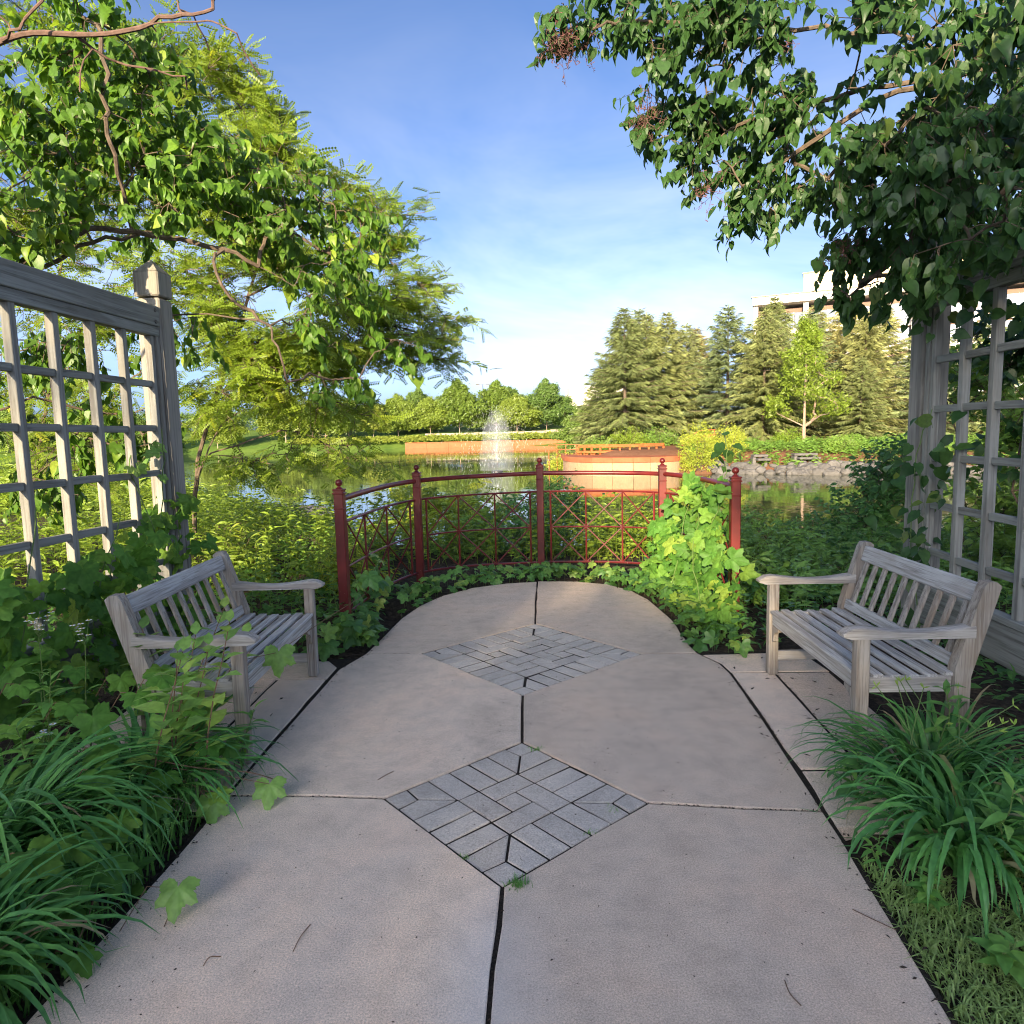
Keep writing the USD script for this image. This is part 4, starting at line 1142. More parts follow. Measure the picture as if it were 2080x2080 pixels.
shrub('green bush seen through the second railing panel', [(-0.5, 9.5, 0.02, 0.58, 0.46), (-0.9, 9.6, -0.2, 0.5, 0.4)], 36, 'shrub_leaf', LANCE, 0.10, 150, 8, 0.24)
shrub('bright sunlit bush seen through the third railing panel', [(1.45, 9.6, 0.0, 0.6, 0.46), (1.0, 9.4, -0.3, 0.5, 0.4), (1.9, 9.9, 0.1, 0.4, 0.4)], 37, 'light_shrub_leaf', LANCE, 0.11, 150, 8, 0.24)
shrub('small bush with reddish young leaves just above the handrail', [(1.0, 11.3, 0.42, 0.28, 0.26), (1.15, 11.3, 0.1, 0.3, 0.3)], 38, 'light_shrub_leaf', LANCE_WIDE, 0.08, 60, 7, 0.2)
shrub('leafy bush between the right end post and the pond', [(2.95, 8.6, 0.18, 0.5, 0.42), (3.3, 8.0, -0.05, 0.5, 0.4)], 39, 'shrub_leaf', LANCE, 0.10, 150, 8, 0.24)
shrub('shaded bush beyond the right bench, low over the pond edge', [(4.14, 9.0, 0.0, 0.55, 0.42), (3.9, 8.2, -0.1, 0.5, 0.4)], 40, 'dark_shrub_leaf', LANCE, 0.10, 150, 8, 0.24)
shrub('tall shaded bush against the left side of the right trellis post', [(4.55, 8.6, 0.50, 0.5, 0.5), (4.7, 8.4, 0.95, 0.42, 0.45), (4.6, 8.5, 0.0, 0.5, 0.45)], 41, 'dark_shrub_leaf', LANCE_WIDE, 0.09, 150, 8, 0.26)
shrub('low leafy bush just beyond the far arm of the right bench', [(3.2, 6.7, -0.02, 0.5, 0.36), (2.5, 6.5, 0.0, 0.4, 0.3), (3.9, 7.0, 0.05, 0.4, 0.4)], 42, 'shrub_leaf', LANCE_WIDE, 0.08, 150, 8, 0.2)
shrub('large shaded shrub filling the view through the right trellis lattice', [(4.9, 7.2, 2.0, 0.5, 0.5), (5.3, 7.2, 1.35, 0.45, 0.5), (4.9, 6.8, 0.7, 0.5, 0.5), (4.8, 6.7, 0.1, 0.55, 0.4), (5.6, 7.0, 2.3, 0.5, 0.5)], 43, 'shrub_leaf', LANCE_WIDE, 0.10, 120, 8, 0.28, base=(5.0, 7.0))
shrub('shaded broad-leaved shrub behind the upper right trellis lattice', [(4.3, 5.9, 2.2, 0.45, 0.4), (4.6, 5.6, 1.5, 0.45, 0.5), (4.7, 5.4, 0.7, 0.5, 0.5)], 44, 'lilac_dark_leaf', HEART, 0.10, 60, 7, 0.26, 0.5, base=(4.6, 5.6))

# waist-high growth that covers the slope
def growth(name, label, cat, region, n, hmin, hmax, material, tpl, size, seed, per=9, keep=None, taper=None):
    r = np.random.default_rng(seed)
    x0, x1, y0, y1 = region
    x, y = r.uniform(x0, x1, n * 2), r.uniform(y0, y1, n * 2)
    ok = np.ones(len(x), bool) if keep is None else keep(x, y)
    x, y = x[ok][:n], y[ok][:n]
    z = ground_z(x, y)
    h = r.uniform(hmin, hmax, len(x)) * (1 if taper is None else taper(x, y))
    a = np.c_[x, y, z]
    b = a + np.c_[r.normal(0, 0.12, len(x)) * h, r.normal(0, 0.12, len(x)) * h, h]
    P, T, N = [], [], []
    for k in range(per):
        t = 0.25 + 0.75 * (k + r.uniform(0, 1, len(x))) / per
        th = k * 2.4 + r.uniform(0, 6.28, len(x))
        P.append(a + (b - a) * t[:, None])
        T.append(np.c_[np.cos(th), np.sin(th), r.uniform(-0.15, 0.75, len(x))])
        N.append(unit(np.c_[r.normal(0, 0.6, len(x)), r.normal(-0.25, 0.6, len(x)), np.ones(len(x))]))
    P, T, N = np.vstack(P), np.vstack(T), np.vstack(N)
    mb = MB().add(lay(tpl, P, T, N, size * r.uniform(0.6, 1.3, len(P)))).add(segs(a, b, 0.004, 0.0015))
    return single(name, mb.get(), material, label, cat, kind='stuff')


clear = lambda x, y: ~((np.abs(x - 0.25) < 1.95) & (y < 8.2))
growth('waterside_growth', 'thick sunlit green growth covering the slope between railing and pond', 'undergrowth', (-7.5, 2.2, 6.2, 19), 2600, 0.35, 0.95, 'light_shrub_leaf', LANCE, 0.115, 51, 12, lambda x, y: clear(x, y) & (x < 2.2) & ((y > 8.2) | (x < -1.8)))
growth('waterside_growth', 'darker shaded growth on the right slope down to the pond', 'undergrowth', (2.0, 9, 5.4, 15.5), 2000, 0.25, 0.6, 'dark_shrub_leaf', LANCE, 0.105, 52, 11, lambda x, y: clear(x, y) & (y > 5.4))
growth('shore_grass', 'tall yellow-green grass on the left shore beyond the bushes', 'grass', (-26, -5, 15, 31), 3200, 0.4, 1.0, 'light_shrub_leaf', LANCE_NARROW, 0.34, 53, 8, lambda x, y: shapely.distance(shapely.points(x, y), LAKE) > 0.3)

# ------------------------------------------------------------------ beds beside the terrace
PAVED = main.buffer(0.03)


def off_paving(x, y, d=0.0):
    return shapely.distance(shapely.points(x, y), PAVED) > d


def low_leaves(name, label, region, n, material, tpl, size, seed, hi=0.2, keep=None):
    r = np.random.default_rng(seed)
    x, y = r.uniform(region[0], region[1], n), r.uniform(region[2], region[3], n)
    ok = off_paving(x, y)
    if keep is not None:
        ok &= keep(x, y)
    x, y = x[ok], y[ok]
    n = len(x)
    z = np.maximum(ground_z(x, y), -0.05) + hi * r.uniform(0.08, 1, n) ** 1.3
    T = np.c_[r.normal(0, 1, (n, 2)), r.uniform(-0.4, 0.5, n)]
    N = unit(np.c_[r.normal(0, 0.35, (n, 2)), np.ones(n)])
    mb = MB()
    for k, tp in enumerate(tpl if isinstance(tpl, list) else [tpl]):
        q = np.arange(n) % (len(tpl) if isinstance(tpl, list) else 1) == k
        mb.add(lay(tp, np.c_[x, y, z][q], T[q], N[q], size * r.uniform(0.5, 1.3, q.sum())))
    return single(name, mb.get(), material, label, 'ground cover', kind='stuff')


mulch_gap = lambda x, y: ~((x > 1.25) & (x < 2.75) & (y > 2.95) & (y < 4.9))
low_leaves('ground_cover', 'low leaves filling the shaded bed behind and before the left bench', (-4.6, -1.2, 1.0, 7.6), 5200, 'shrub_leaf', [LANCE_WIDE, HEART, LANCE], 0.085, 61, 0.30,
           lambda x, y: ~((x > -2.35) & (y > 2.95) & (y < 4.95)))
low_leaves('ground_cover', 'low dark leaves in the bed behind the right bench', (1.35, 4.8, 2.2, 7.8), 4200, 'dark_shrub_leaf', [LANCE_WIDE, HEART, LANCE], 0.08, 62, 0.24, mulch_gap)


def blade(base, az, L, w, e0, bend, r, n=9):
    """One arching strap leaf, keeled along the middle."""
    p, e = np.array(base, float), e0
    d_h = np.array([math.cos(az), math.sin(az), 0])
    side = np.array([-math.sin(az), math.cos(az), 0])
    tw = r.normal(0, 0.15)
    rows = []
    for k in range(n):
        t = k / (n - 1)
        ww = w * (0.55 + 0.9 * t if t < 0.4 else 0.91 * (1 - ((t - 0.4) / 0.6) ** 1.7)) * 0.55 + 0.0005
        upv = -math.sin(e) * d_h + np.array([0, 0, math.cos(e)])
        s = side * math.cos(tw * t) + upv * math.sin(tw * t)
        rows += [p - s * ww + upv * ww * 0.45, p, p + s * ww + upv * ww * 0.45]
        p = p + (math.cos(e) * d_h + np.array([0, 0, math.sin(e)])) * L / (n - 1)
        e -= bend * (0.4 + 1.4 * t) / (n - 1) * 2
        if p[2] < 0.012:
            p[2], e = 0.012, max(e, 0.0)
    f = []
    for k in range(n - 1):
        for j in (0, 1):
            a = k * 3 + j
            f += [(a, a + 1, a + 4), (a, a + 4, a + 3)]
    return np.array(rows), np.array(f)


def strap_clump(name, label, x, y, n, L, seed, w=0.021, spread=0.13, e=(0.75, 1.45), bend=(0.9, 1.7), material='daylily_leaf', lean=None, buds=0, group='strap-leaved clumps beside the paving', cat='plant'):
    r = np.random.default_rng(seed)
    t = thing(name, label, cat, group)
    rest = MB()
    for k in range(n):
        az = r.uniform(0, 2 * PI) if lean is None else r.normal(lean, 1.1)
        rad = spread * math.sqrt(r.uniform())
        b = (x + rad * math.cos(az) * 0.7 + r.normal(0, 0.03), y + rad * math.sin(az) * 0.7 + r.normal(0, 0.03), -0.02)
        part(t, 'leaf', blade(b, az, L * r.uniform(0.65, 1.15), w * r.uniform(0.7, 1.2), r.uniform(*e), r.uniform(*bend), r), 'dry_blade' if r.uniform() < 0.035 else material, smooth=True)
    for k in range(buds):
        az = r.uniform(0, 2 * PI)
        a = np.array([x + r.normal(0, 0.05), y + r.normal(0, 0.05), 0])
        pts = [a + np.array([math.cos(az) * s * s * 0.28, math.sin(az) * s * s * 0.28, s * L * 0.72]) for s in np.linspace(0, 1, 6)]
        st = part(t, 'flower_stem', tube(pts, np.linspace(0.003, 0.002, 6), 5), 'green_stem')
        mb = MB()
        for j in range(3):
            d = unit(r.normal(0, 0.5, 3) + np.array([0, 0, 0.8]))
            mb.add(segs([pts[-1]], [pts[-1] + d * 0.014], 0.0015, 0.004, 5)).add(segs([pts[-1] + d * 0.014], [pts[-1] + d * 0.028], 0.004, 0.001, 5))
        part(st, 'bud', mb.get(), 'bud')
    return t


strap_clump('daylily', 'arching daylily clump in front of the left bench, spilling onto the slab joint', -1.66, 2.95, 190, 0.66, 71, w=0.02)
strap_clump('daylily', 'long grassy daylily clump at the left frame edge, leaves leaning right', -1.98, 2.42, 170, 0.78, 72, w=0.024, lean=0.1)
strap_clump('daylily', 'dense daylily clump in the lower left corner beside large vine leaves', -1.70, 1.85, 190, 0.56, 73, w=0.022)
strap_clump('daylily', 'grassy daylily clump behind the lower left corner clump', -2.1, 2.0, 120, 0.72, 74, w=0.024)
strap_clump('daylily', 'large fountain-shaped daylily clump at the right, nearest the camera', 1.66, 2.42, 190, 0.56, 75, w=0.026, bend=(1.1, 1.9))
strap_clump('daylily', 'upright daylily clump with small yellow-green buds before the right bench legs', 1.80, 2.84, 230, 0.56, 76, w=0.020, e=(0.8, 1.5), bend=(0.8, 1.5), buds=12, spread=0.2)
strap_clump('daylily', 'daylily clump at the right frame edge behind the fountain-shaped one', 2.15, 2.45, 70, 0.6, 77, w=0.022)


def stalk_plant(name, label, x, y, h, seed, n=12, size=0.12, material='weed_leaf', tpl=None, whorl=4, lean=(0, 0), cat='plant', stem='green_stem', flowers=0, group=None, up=0.25, stems=1, spread=0.05):
    r = np.random.default_rng(seed)
    t = thing(name, label, cat, group)
    tpl = tpl or t_lance(0.13, 0.22)
    for s in range(stems):
        a = np.array([x + r.normal(0, spread) * (stems > 1), y + r.normal(0, spread) * (stems > 1), -0.02])
        hh = h * (r.uniform(0.7, 1.05) if stems > 1 else 1)
        ln = np.array([lean[0] + r.normal(0, 0.08 + 0.12 * (stems > 1)), lean[1] + r.normal(0, 0.08 + 0.12 * (stems > 1)), 1.0])
        q = [a + ln * hh * k / 5 + np.array([0.012 * math.sin(k * 1.7), 0.01 * math.cos(k * 2.1), 0]) for k in range(6)]
        st = part(t, 'stem', tube(q, np.linspace(0.0045, 0.002, 6), 5), stem)
        for k in range(n):
            u = 0.22 + 0.78 * k / max(n - 1, 1)
            i = min(int(u * 5), 4)
            p = q[i] + (q[i + 1] - q[i]) * (u * 5 - i)
            th = k * 2 * PI / whorl + (k // whorl) * 0.7 + r.normal(0, 0.2)
            T = np.array([math.cos(th), math.sin(th), up + 0.9 * max(0, u - 0.75) * 3 + r.normal(0, 0.12)])
            N = np.array([-math.cos(th) * 0.3, -math.sin(th) * 0.3, 1.0]) + r.normal(0, 0.15, 3)
            sz = size * (1.1 - 0.5 * max(0, u - 0.6) / 0.4) * r.uniform(0.8, 1.15)
            part(t, 'leaf', lay(tpl, [p], [T], [N], [sz]), material, smooth=True)
        if flowers:
            for k in range(flowers):
                d = unit(np.array([r.normal(0, 0.5), r.normal(0, 0.5), 1.0]))
                e = q[-1] + d * r.uniform(0.04, 0.13)
                part(t, 'flower_stem', tube([q[-1], q[-1] + (e - q[-1]) * 0.5 + r.normal(0, 0.006, 3), e], [0.0015, 0.0012, 0.001], 4), 'green_stem')
                m = MB()
                for j in range(12):
                    th = j * PI / 6
                    m.add(lay(t_lance(0.2, 0.0), [e], [[math.cos(th), math.sin(th), 0.15]], [[0, 0, 1.0]], [0.016]))
                fl = part(t, 'flower', m.get(), 'petal')
                part(fl, 'flower_centre', place(lathe([(0.005, 0), (0.004, 0.003), (0.0001, 0.004)], 8), e), 'flower_centre')
    return t


stalk_plant('fleabane', 'tall fleabane with a spray of small white flowers at the left frame edge', -2.32, 3.3, 0.68, 81, 9, 0.10, flowers=13)
stalk_plant('fleabane', 'shorter white-flowered fleabane to the right of the taller one', -2.18, 3.36, 0.64, 82, 9, 0.10, flowers=8)
stalk_plant('fleabane', 'low white-flowered fleabane at the left frame edge among the weeds', -2.05, 2.85, 0.34, 83, 8, 0.09, flowers=6)
stalk_plant('goldenrod', 'light green leafy stalk with star-like top before the right bench', 2.02, 2.95, 0.44, 84, 22, 0.15, lean=(-0.05, 0))
stalk_plant('goldenrod', 'bright green leafy stalk at the right frame edge beside the large clump', 1.70, 2.28, 0.36, 85, 20, 0.15, lean=(0.05, 0))
stalk_plant('goldenrod', 'small leafy stalk at the paving edge left of the right-hand clumps', 1.42, 2.78, 0.24, 86, 18, 0.09)
stalk_plant('goldenrod', 'low whorled weed at the paving edge under the fountain-shaped clump', 1.30, 2.36, 0.13, 87, 16, 0.06)
stalk_plant('goldenrod', 'small rounded weed on the mulch below the fountain-shaped clump', 1.36, 2.13, 0.15, 88, 18, 0.06, tpl=LANCE_WIDE)
stalk_plant('goldenrod', 'broad-leaved weed in the lawn at the lower right corner', 1.42, 1.86, 0.11, 89, 14, 0.085, tpl=LANCE_WIDE)
stalk_plant('goldenrod', 'leafy stalk with pointed top above the daylily left of the paving', -1.50, 2.52, 0.36, 90, 16, 0.11)
stalk_plant('goldenrod', 'tall leafy stalk at the left edge below the white flowers', -2.22, 3.08, 0.56, 91, 22, 0.14, stems=2)
stalk_plant('goldenrod', 'leafy stalk behind the grassy clump at the left frame edge', -2.0, 2.75, 0.48, 92, 20, 0.13, stems=2)
stalk_plant('goldenrod', 'leafy stalk between the left bench front leg and the daylily', -1.36, 3.2, 0.33, 93, 16, 0.12, lean=(0.15, 0))
stalk_plant('goldenrod', 'group of leafy stalks behind the far arm of the left bench', -2.35, 5.5, 0.62, 94, 26, 0.10, stems=5, spread=0.3, material='shrub_leaf')
stalk_plant('goldenrod', 'group of feathery leafy stalks between the left bench and first red post', -1.8, 5.9, 0.55, 95, 26, 0.09, stems=5, spread=0.22, material='shrub_leaf')
stalk_plant('dogwood', 'young bush with oval leaves overhanging the near arm of the left bench', -1.62, 3.12, 0.80, 96, 16, 0.135, 'young_leaf', t_lance(0.27, 0.18), 2, lean=(0.22, 0.10), cat='shrub', stem='brown_stem', up=0.45, stems=9, spread=0.13)
stalk_plant('dogwood', 'young oval-leaved bush behind the right bench near the frame edge', 2.75, 3.3, 0.35, 97, 12, 0.10, 'weed_leaf', t_lance(0.24, 0.18), 2, cat='shrub', up=0.4, stems=3, spread=0.12)

# ------------------------------------------------------------------ vines
def vine(name, label, P, out, size, seed, material, tpls, most, runners=(), cat='vine', flat=0.45, stem='green_stem'):
    r = np.random.default_rng(seed)
    t = thing(name, label, cat)
    n = len(P)
    out = np.broadcast_to(np.asarray(out, float), (n, 3))
    N = unit(out + np.array([0, 0, flat]) + r.normal(0, 0.72, (n, 3)))
    T = unit(np.cross(np.cross(N, np.array([0, 0, -1.0]) + r.normal(0, 0.75, (n, 3))), N))
    S = size * r.triangular(0.35, 0.9, 1.45, n)
    mb = MB()
    for q in runners:
        mb.add(tube(wobble(catmull(q, 5), 0.008, seed), 0.004, 5))
    back = P - out * r.uniform(0.04, 0.10, (n, 1)) - np.array([0, 0, 0.03])
    mb.add(segs(back, P, 0.0016, 0.0012))
    part(t, 'stem', mb.get(), stem, kind='stuff')
    leaves(t, tpls, P, T, N, S, material, most, rest='foliage')
    return t


r = np.random.default_rng(101)
q = []
for k in range(260):
    tt = r.uniform(0.02, 1.12)
    c = on_curve(3, min(tt, 1.0)) + np.array([0.0, -1.0]) * max(0, tt - 1.0) * 3.2
    z = r.uniform(0.02, 1.12) * (1 if tt < 1.0 else 0.55) * (0.55 + 0.45 * min(1, tt * 2.2))
    off = r.uniform(0.0, 0.20) + 0.34 * (1 - z / 1.15) ** 1.5 * r.uniform(0, 1)
    q.append((c[0] - off * 0.9, c[1] - off * 0.5 + r.normal(0, 0.05), z))
vine('grape_vine', 'sunlit grape vine smothering the right end of the red railing', np.array(q), (-0.75, -0.65, 0.1), 0.115, 102, 'grape_leaf', GRAPES, 300,
     [[(1.62, 7.2, 0.1), (1.7, 6.9, 0.8), (1.75, 6.4, 1.1), (1.85, 5.9, 0.9)], [(1.8, 6.2, 0.0), (1.7, 6.0, 0.6), (1.8, 5.8, 1.1)], [(1.6, 5.6, 0.0), (1.55, 5.9, 0.5), (1.72, 6.2, 0.95)], [(1.5, 6.5, 0.0), (1.6, 6.5, 0.6), (1.7, 6.6, 1.0)]])
q = np.array([(2.0, 6.5, 1.25), (1.98, 6.48, 1.33), (2.05, 6.5, 1.4), (1.96, 6.5, 1.47), (2.08, 6.5, 1.3), (2.14, 6.5, 1.36), (1.92, 6.5, 1.38), (2.02, 6.45, 1.55), (2.06, 6.5, 1.22), (2.1, 6.5, 1.45), (1.93, 6.5, 1.27)])
vine('grape_vine', 'loose dark vine sprig standing above the right end post', q, (-0.2, -0.9, 0.1), 0.12, 103, 'lilac_dark_leaf', [HEART], 30, [[(1.9, 6.3, 0.9), (2.0, 6.45, 1.2), (2.03, 6.5, 1.4), (2.0, 6.5, 1.6)]])
# ivy between the slab edge and the railing
q = []
edge = np.array(main.exterior.coords)
edge = catmull(edge[8:23], 10)
for k in range(540):
    e = edge[r.integers(0, len(edge))]
    if abs(e[1]) < 4.9:
        continue
    d = unit(e - np.array([0.15, 5.6]))
    g = r.uniform(-0.02, 0.34) if e[1] > 6.2 else r.uniform(0.0, 0.42)
    if e[0] < 0 and e[1] < 6.4 and r.uniform() < 0.75:
        continue
    q.append((e[0] + d[0] * g, e[1] + d[1] * g, r.uniform(0.03, 0.17) - 0.03 * (g < 0.05)))
vine('ivy', 'band of creeping vine leaves along the curved slab edge under the railing', np.array(q), (0, -0.35, 1.0), 0.075, 104, 'ivy_leaf', [GRAPE_SMALL], 300, cat='creeper', flat=0.6)
q = np.c_[r.normal(-1.2, 0.07, 22), r.normal(5.25, 0.11, 22), r.uniform(0.05, 0.2, 22)]
q = np.vstack([q, np.c_[r.normal(-1.42, 0.05, 9), r.normal(4.95, 0.06, 9), r.uniform(0.05, 0.22, 9)]])
vine('ivy', 'small patch of vine leaves at the foot of the first red post', q, (0.3, -0.5, 0.8), 0.10, 105, 'ivy_leaf', GRAPES, 40, cat='creeper')
q = np.c_[r.normal(-1.28, 0.05, 26), r.uniform(5.6, 6.4, 26), r.uniform(0.05, 0.55, 26)]
vine('grape_vine', 'sparse vine climbing the first railing panel on the left', q, (0.8, -0.5, 0.3), 0.10, 106, 'ivy_leaf', GRAPES, 40, [[(-1.35, 5.7, 0), (-1.25, 5.9, 0.4), (-1.2, 6.2, 0.5)]])
# left trellis
n = 300
y = r.uniform(3.3, 5.45, n)
z = r.uniform(0.05, 1, n) ** 0.9 * (0.90 + 0.30 * np.clip((y - 4.4) / 1.0, 0, 1))
q = np.c_[-3.0 + TA * y + r.uniform(-0.10, 0.20, n) + 0.10 * (1 - z), y, z]
vine('grape_vine', 'big-leaved vine covering the lower half of the left trellis', q, (0.8, -0.45, 0.25), 0.105, 107, 'grape_leaf', GRAPES, 300,
     [[(-2.6, 4.9, 0), (-2.62, 5.0, 0.7), (-2.6, 5.15, 1.3), (-2.6, 5.2, 1.7)], [(-2.65, 4.3, 0), (-2.66, 4.3, 0.6), (-2.63, 4.6, 1.1)], [(-2.72, 3.6, 0), (-2.7, 3.7, 0.6), (-2.7, 3.9, 1.25)], [(-2.6, 5.0, 0.9), (-2.7, 4.9, 1.5), (-2.62, 5.15, 1.62)]])
q = np.c_[r.normal(-2.62, 0.07, 9), r.normal(5.05, 0.1, 9), r.normal(1.5, 0.1, 9)]
vine('grape_vine', 'small sunlit vine shoot in the lattice beside the left post', q, (0.5, -0.8, 0.2), 0.09, 108, 'young_leaf', GRAPES, 20)
# right trellis post
q = np.vstack([np.c_[r.normal(2.78, 0.10, 46), r.normal(4.75, 0.10, 46), r.normal(1.05, 0.28, 46)], np.c_[r.normal(2.9, 0.12, 26), r.normal(4.55, 0.14, 26), r.normal(1.4, 0.16, 26)], np.c_[r.normal(2.95, 0.12, 30), r.normal(4.7, 0.2, 30), r.normal(0.45, 0.25, 30)]])
vine('creeper_vine', 'glossy dark creeper wrapped round the middle of the right trellis post', q, (-0.6, -0.8, 0.2), 0.105, 109, 'lilac_dark_leaf', [t_lance(0.26, 0.2), HEART], 120, [[(2.9, 4.75, 0), (2.8, 4.78, 0.7), (2.78, 4.75, 1.3), (2.85, 4.7, 1.7)]])
q = np.c_[r.uniform(2.62, 3.1, 70), r.uniform(3.7, 4.8, 70), r.uniform(2.15, 2.75, 70)]
vine('lilac_shoot', 'dark leaves draped over the top beam of the right trellis', q, (-0.5, -0.8, 0.2), 0.10, 110, 'lilac_dark_leaf', [HEART], 80, [[(3.1, 4.2, 2.6), (2.9, 4.5, 2.7), (2.75, 4.7, 2.5)]], cat='branch')
# runners with single large leaves at the near left
big = [(-1.52, 2.06, 0.17, 0.17), (-1.50, 1.92, 0.06, 0.13), (-1.36, 1.95, 0.05, 0.12), (-1.44, 2.24, 0.15, 0.15), (-1.55, 2.3, 0.22, 0.16), (-1.50, 2.45, 0.20, 0.14), (-1.62, 2.15, 0.25, 0.15), (-1.62, 2.55, 0.34, 0.13), (-1.45, 2.62, 0.17, 0.14),
       (-1.48, 2.75, 0.22, 0.14), (-1.7, 2.7, 0.36, 0.13), (-1.85, 2.9, 0.42, 0.15), (-2.05, 3.05, 0.42, 0.15), (-1.75, 3.3, 0.50, 0.15), (-1.95, 3.3, 0.45, 0.16), (-1.60, 3.02, 0.55, 0.15), (-1.68, 2.95, 0.50, 0.13), (-2.2, 3.35, 0.48, 0.15), (-1.45, 2.98, 0.40, 0.12),
       (-2.3, 3.1, 0.5, 0.14), (-1.38, 2.95, 0.26, 0.11), (-1.3, 2.82, 0.10, 0.11), (-1.34, 3.05, 0.2, 0.12), (-2.1, 2.75, 0.45, 0.13)]
t = thing('grape_vine', 'grape vine with large lobed leaves sprawling over the left bed onto the paving', 'vine')
mb = MB()
for row in big:
    p = np.array(row[:3])
    mb.add(tube([p + np.array([-0.15, 0.03, -0.10]), p + np.array([-0.08, 0.02, 0.0]), p], 0.0022, 5))
mb.add(tube(catmull([(-1.9, 2.5, 0.1), (-1.6, 2.4, 0.15), (-1.45, 2.2, 0.1), (-1.40, 2.0, 0.03)], 5), 0.003, 5))
mb.add(tube(catmull([(-2.2, 3.0, 0.2), (-1.7, 2.85, 0.26), (-1.40, 2.85, 0.2), (-1.2, 2.95, 0.12), (-1.06, 2.98, 0.05)], 5), 0.0025, 5))
part(t, 'stem', mb.get(), 'brown_stem')
for k, row in enumerate(big):
    d = unit([0.7 + r.normal(0, 0.3), -0.7 + r.normal(0, 0.3), -0.35 + r.normal(0, 0.15)])
    part(t, 'leaf', lay(GRAPES[k % 3], [row[:3]], [d], [unit([0.25 + r.normal(0, 0.2), -0.35 + r.normal(0, 0.2), 1.0])], [row[3] * (0.55 + 0.3 * r.uniform())]), 'grape_leaf', smooth=True)
for label, p, s, d, m, stem in (('single pale grape leaf standing on a thin stalk over the paving, lower left', (-1.165, 2.19, 0.10), 0.095, (0.1, -0.8, -0.5), 'young_leaf', [(-1.19, 2.13, 0.0), (-1.17, 2.16, 0.05), (-1.165, 2.19, 0.10), (-1.30, 2.22, 0.085), (-1.32, 2.1, 0.01)]),
                                ('pale grape leaf hanging at the tip of a runner above the slab joint', (-1.10, 2.90, 0.09), 0.10, (0.1, -0.75, -0.6), 'young_leaf', [(-1.5, 2.85, 0.2), (-1.3, 2.88, 0.15), (-1.10, 2.90, 0.09)]),
                                ('pale grape leaf lit from behind, hanging left of the slab joint runner', (-1.30, 2.78, 0.08), 0.095, (0.05, -0.6, -0.75), 'young_leaf', [(-1.6, 2.85, 0.2), (-1.4, 2.82, 0.14), (-1.30, 2.78, 0.08)]),
                                ('single grape leaf on a runner hanging before the left bench seat', (-1.27, 3.6, 0.47), 0.12, (0.05, -0.55, -0.8), 'young_leaf', [(-1.75, 3.3, 0.42), (-1.5, 3.45, 0.46), (-1.27, 3.6, 0.47), (-1.15, 4.1, 0.52), (-1.05, 4.8, 0.5)])):
    g = thing('vine_leaf', label, 'leaf')
    part(g, 'stem', tube(wobble(stem, 0.004, 3), 0.0018, 5), 'brown_stem')
    part(g, 'leaf_blade', lay(t_grape(48, 9, 0.35), [p], [d], [(0.1, -0.75, 0.65)], [s]), m, smooth=True)

# ------------------------------------------------------------------ lawn, joint weeds, litter
def grass_mesh(x, y, z, h, r, w=0.0032, lie=0.75):
    n = len(x)
    az = r.uniform(0, 2 * PI, n)
    d = np.c_[np.cos(az), np.sin(az), np.zeros(n)]
    s = np.c_[-np.sin(az), np.cos(az), np.zeros(n)]
    b = np.c_[x, y, z]
    k = r.uniform(0.1, lie, n)[:, None] * h[:, None]
    m = b + d * k * 0.35 + np.array([0, 0, 1]) * h[:, None] * 0.6
    e = b + d * k + np.array([0, 0, 1]) * h[:, None] * r.uniform(0.35 if lie > 1 else 0.55, 0.9 if lie > 1 else 1.0, n)[:, None]
    ww = w * r.uniform(0.6, 1.3, n)[:, None]
    v = np.stack([b - s * ww, b + s * ww, m - s * ww * 0.8, m + s * ww * 0.8, e], 1).reshape(-1, 3)
    f = np.array([(0, 1, 3), (0, 3, 2), (2, 3, 4)])[None] + (np.arange(n) * 5)[:, None, None]
    return v, f.reshape(-1, 3)


r = np.random.default_rng(131)
x, y = r.uniform(1.0, 2.7, 26000), r.uniform(0.9, 2.42, 26000)
dens = meshkit.fbm(np.c_[x * 5, y * 5, 0 * x], 3, 4)
ok = off_paving(x, y, 0.0) & (dens > 0.36 + 0.10 * np.clip((y - 1.9) / 0.4, 0, 1.5))
x, y = x[ok], y[ok]
single('lawn', grass_mesh(x, y, np.full(len(x), -0.03), r.uniform(0.025, 0.07, len(x)), r, 0.003, 1.7), 'grass_blade', 'short patchy grass along the paving at the lower right corner', 'grass', kind='stuff')
x, y = r.uniform(-3.0, -1.25, 5000), r.uniform(1.0, 3.1, 5000)
ok = off_paving(x, y, 0.0)
x, y = x[ok], y[ok]
single('tall_grass', grass_mesh(x, y, np.full(len(x), -0.03), r.uniform(0.08, 0.34, len(x)), r, 0.0045), 'grass_blade', 'taller rough grass between the plants at the lower left', 'grass', kind='stuff')
for label, cx, cy, n, h in (('grass tuft at the near corner of the front diamond panel', -0.01, 2.30, 130, 0.045), ('tiny weed on the right edge of the front diamond panel', 0.27, 2.62, 40, 0.022), ('tiny weed near the right corner of the front diamond panel', 0.40, 2.79, 40, 0.022),
                            ('small dry grass tuft at the far corner of the front diamond panel', 0.09, 3.37, 60, 0.03), ('tiny weed on the left edge of the front diamond panel', -0.22, 2.48, 45, 0.02)):
    x, y = r.normal(cx, 0.018, n), r.normal(cy, 0.012, n)
    single('grass_tuft', grass_mesh(x, y, np.full(n, -0.012), r.uniform(0.4, 1.2, n) * h, r, 0.0016), 'grass_blade', label, 'weed')


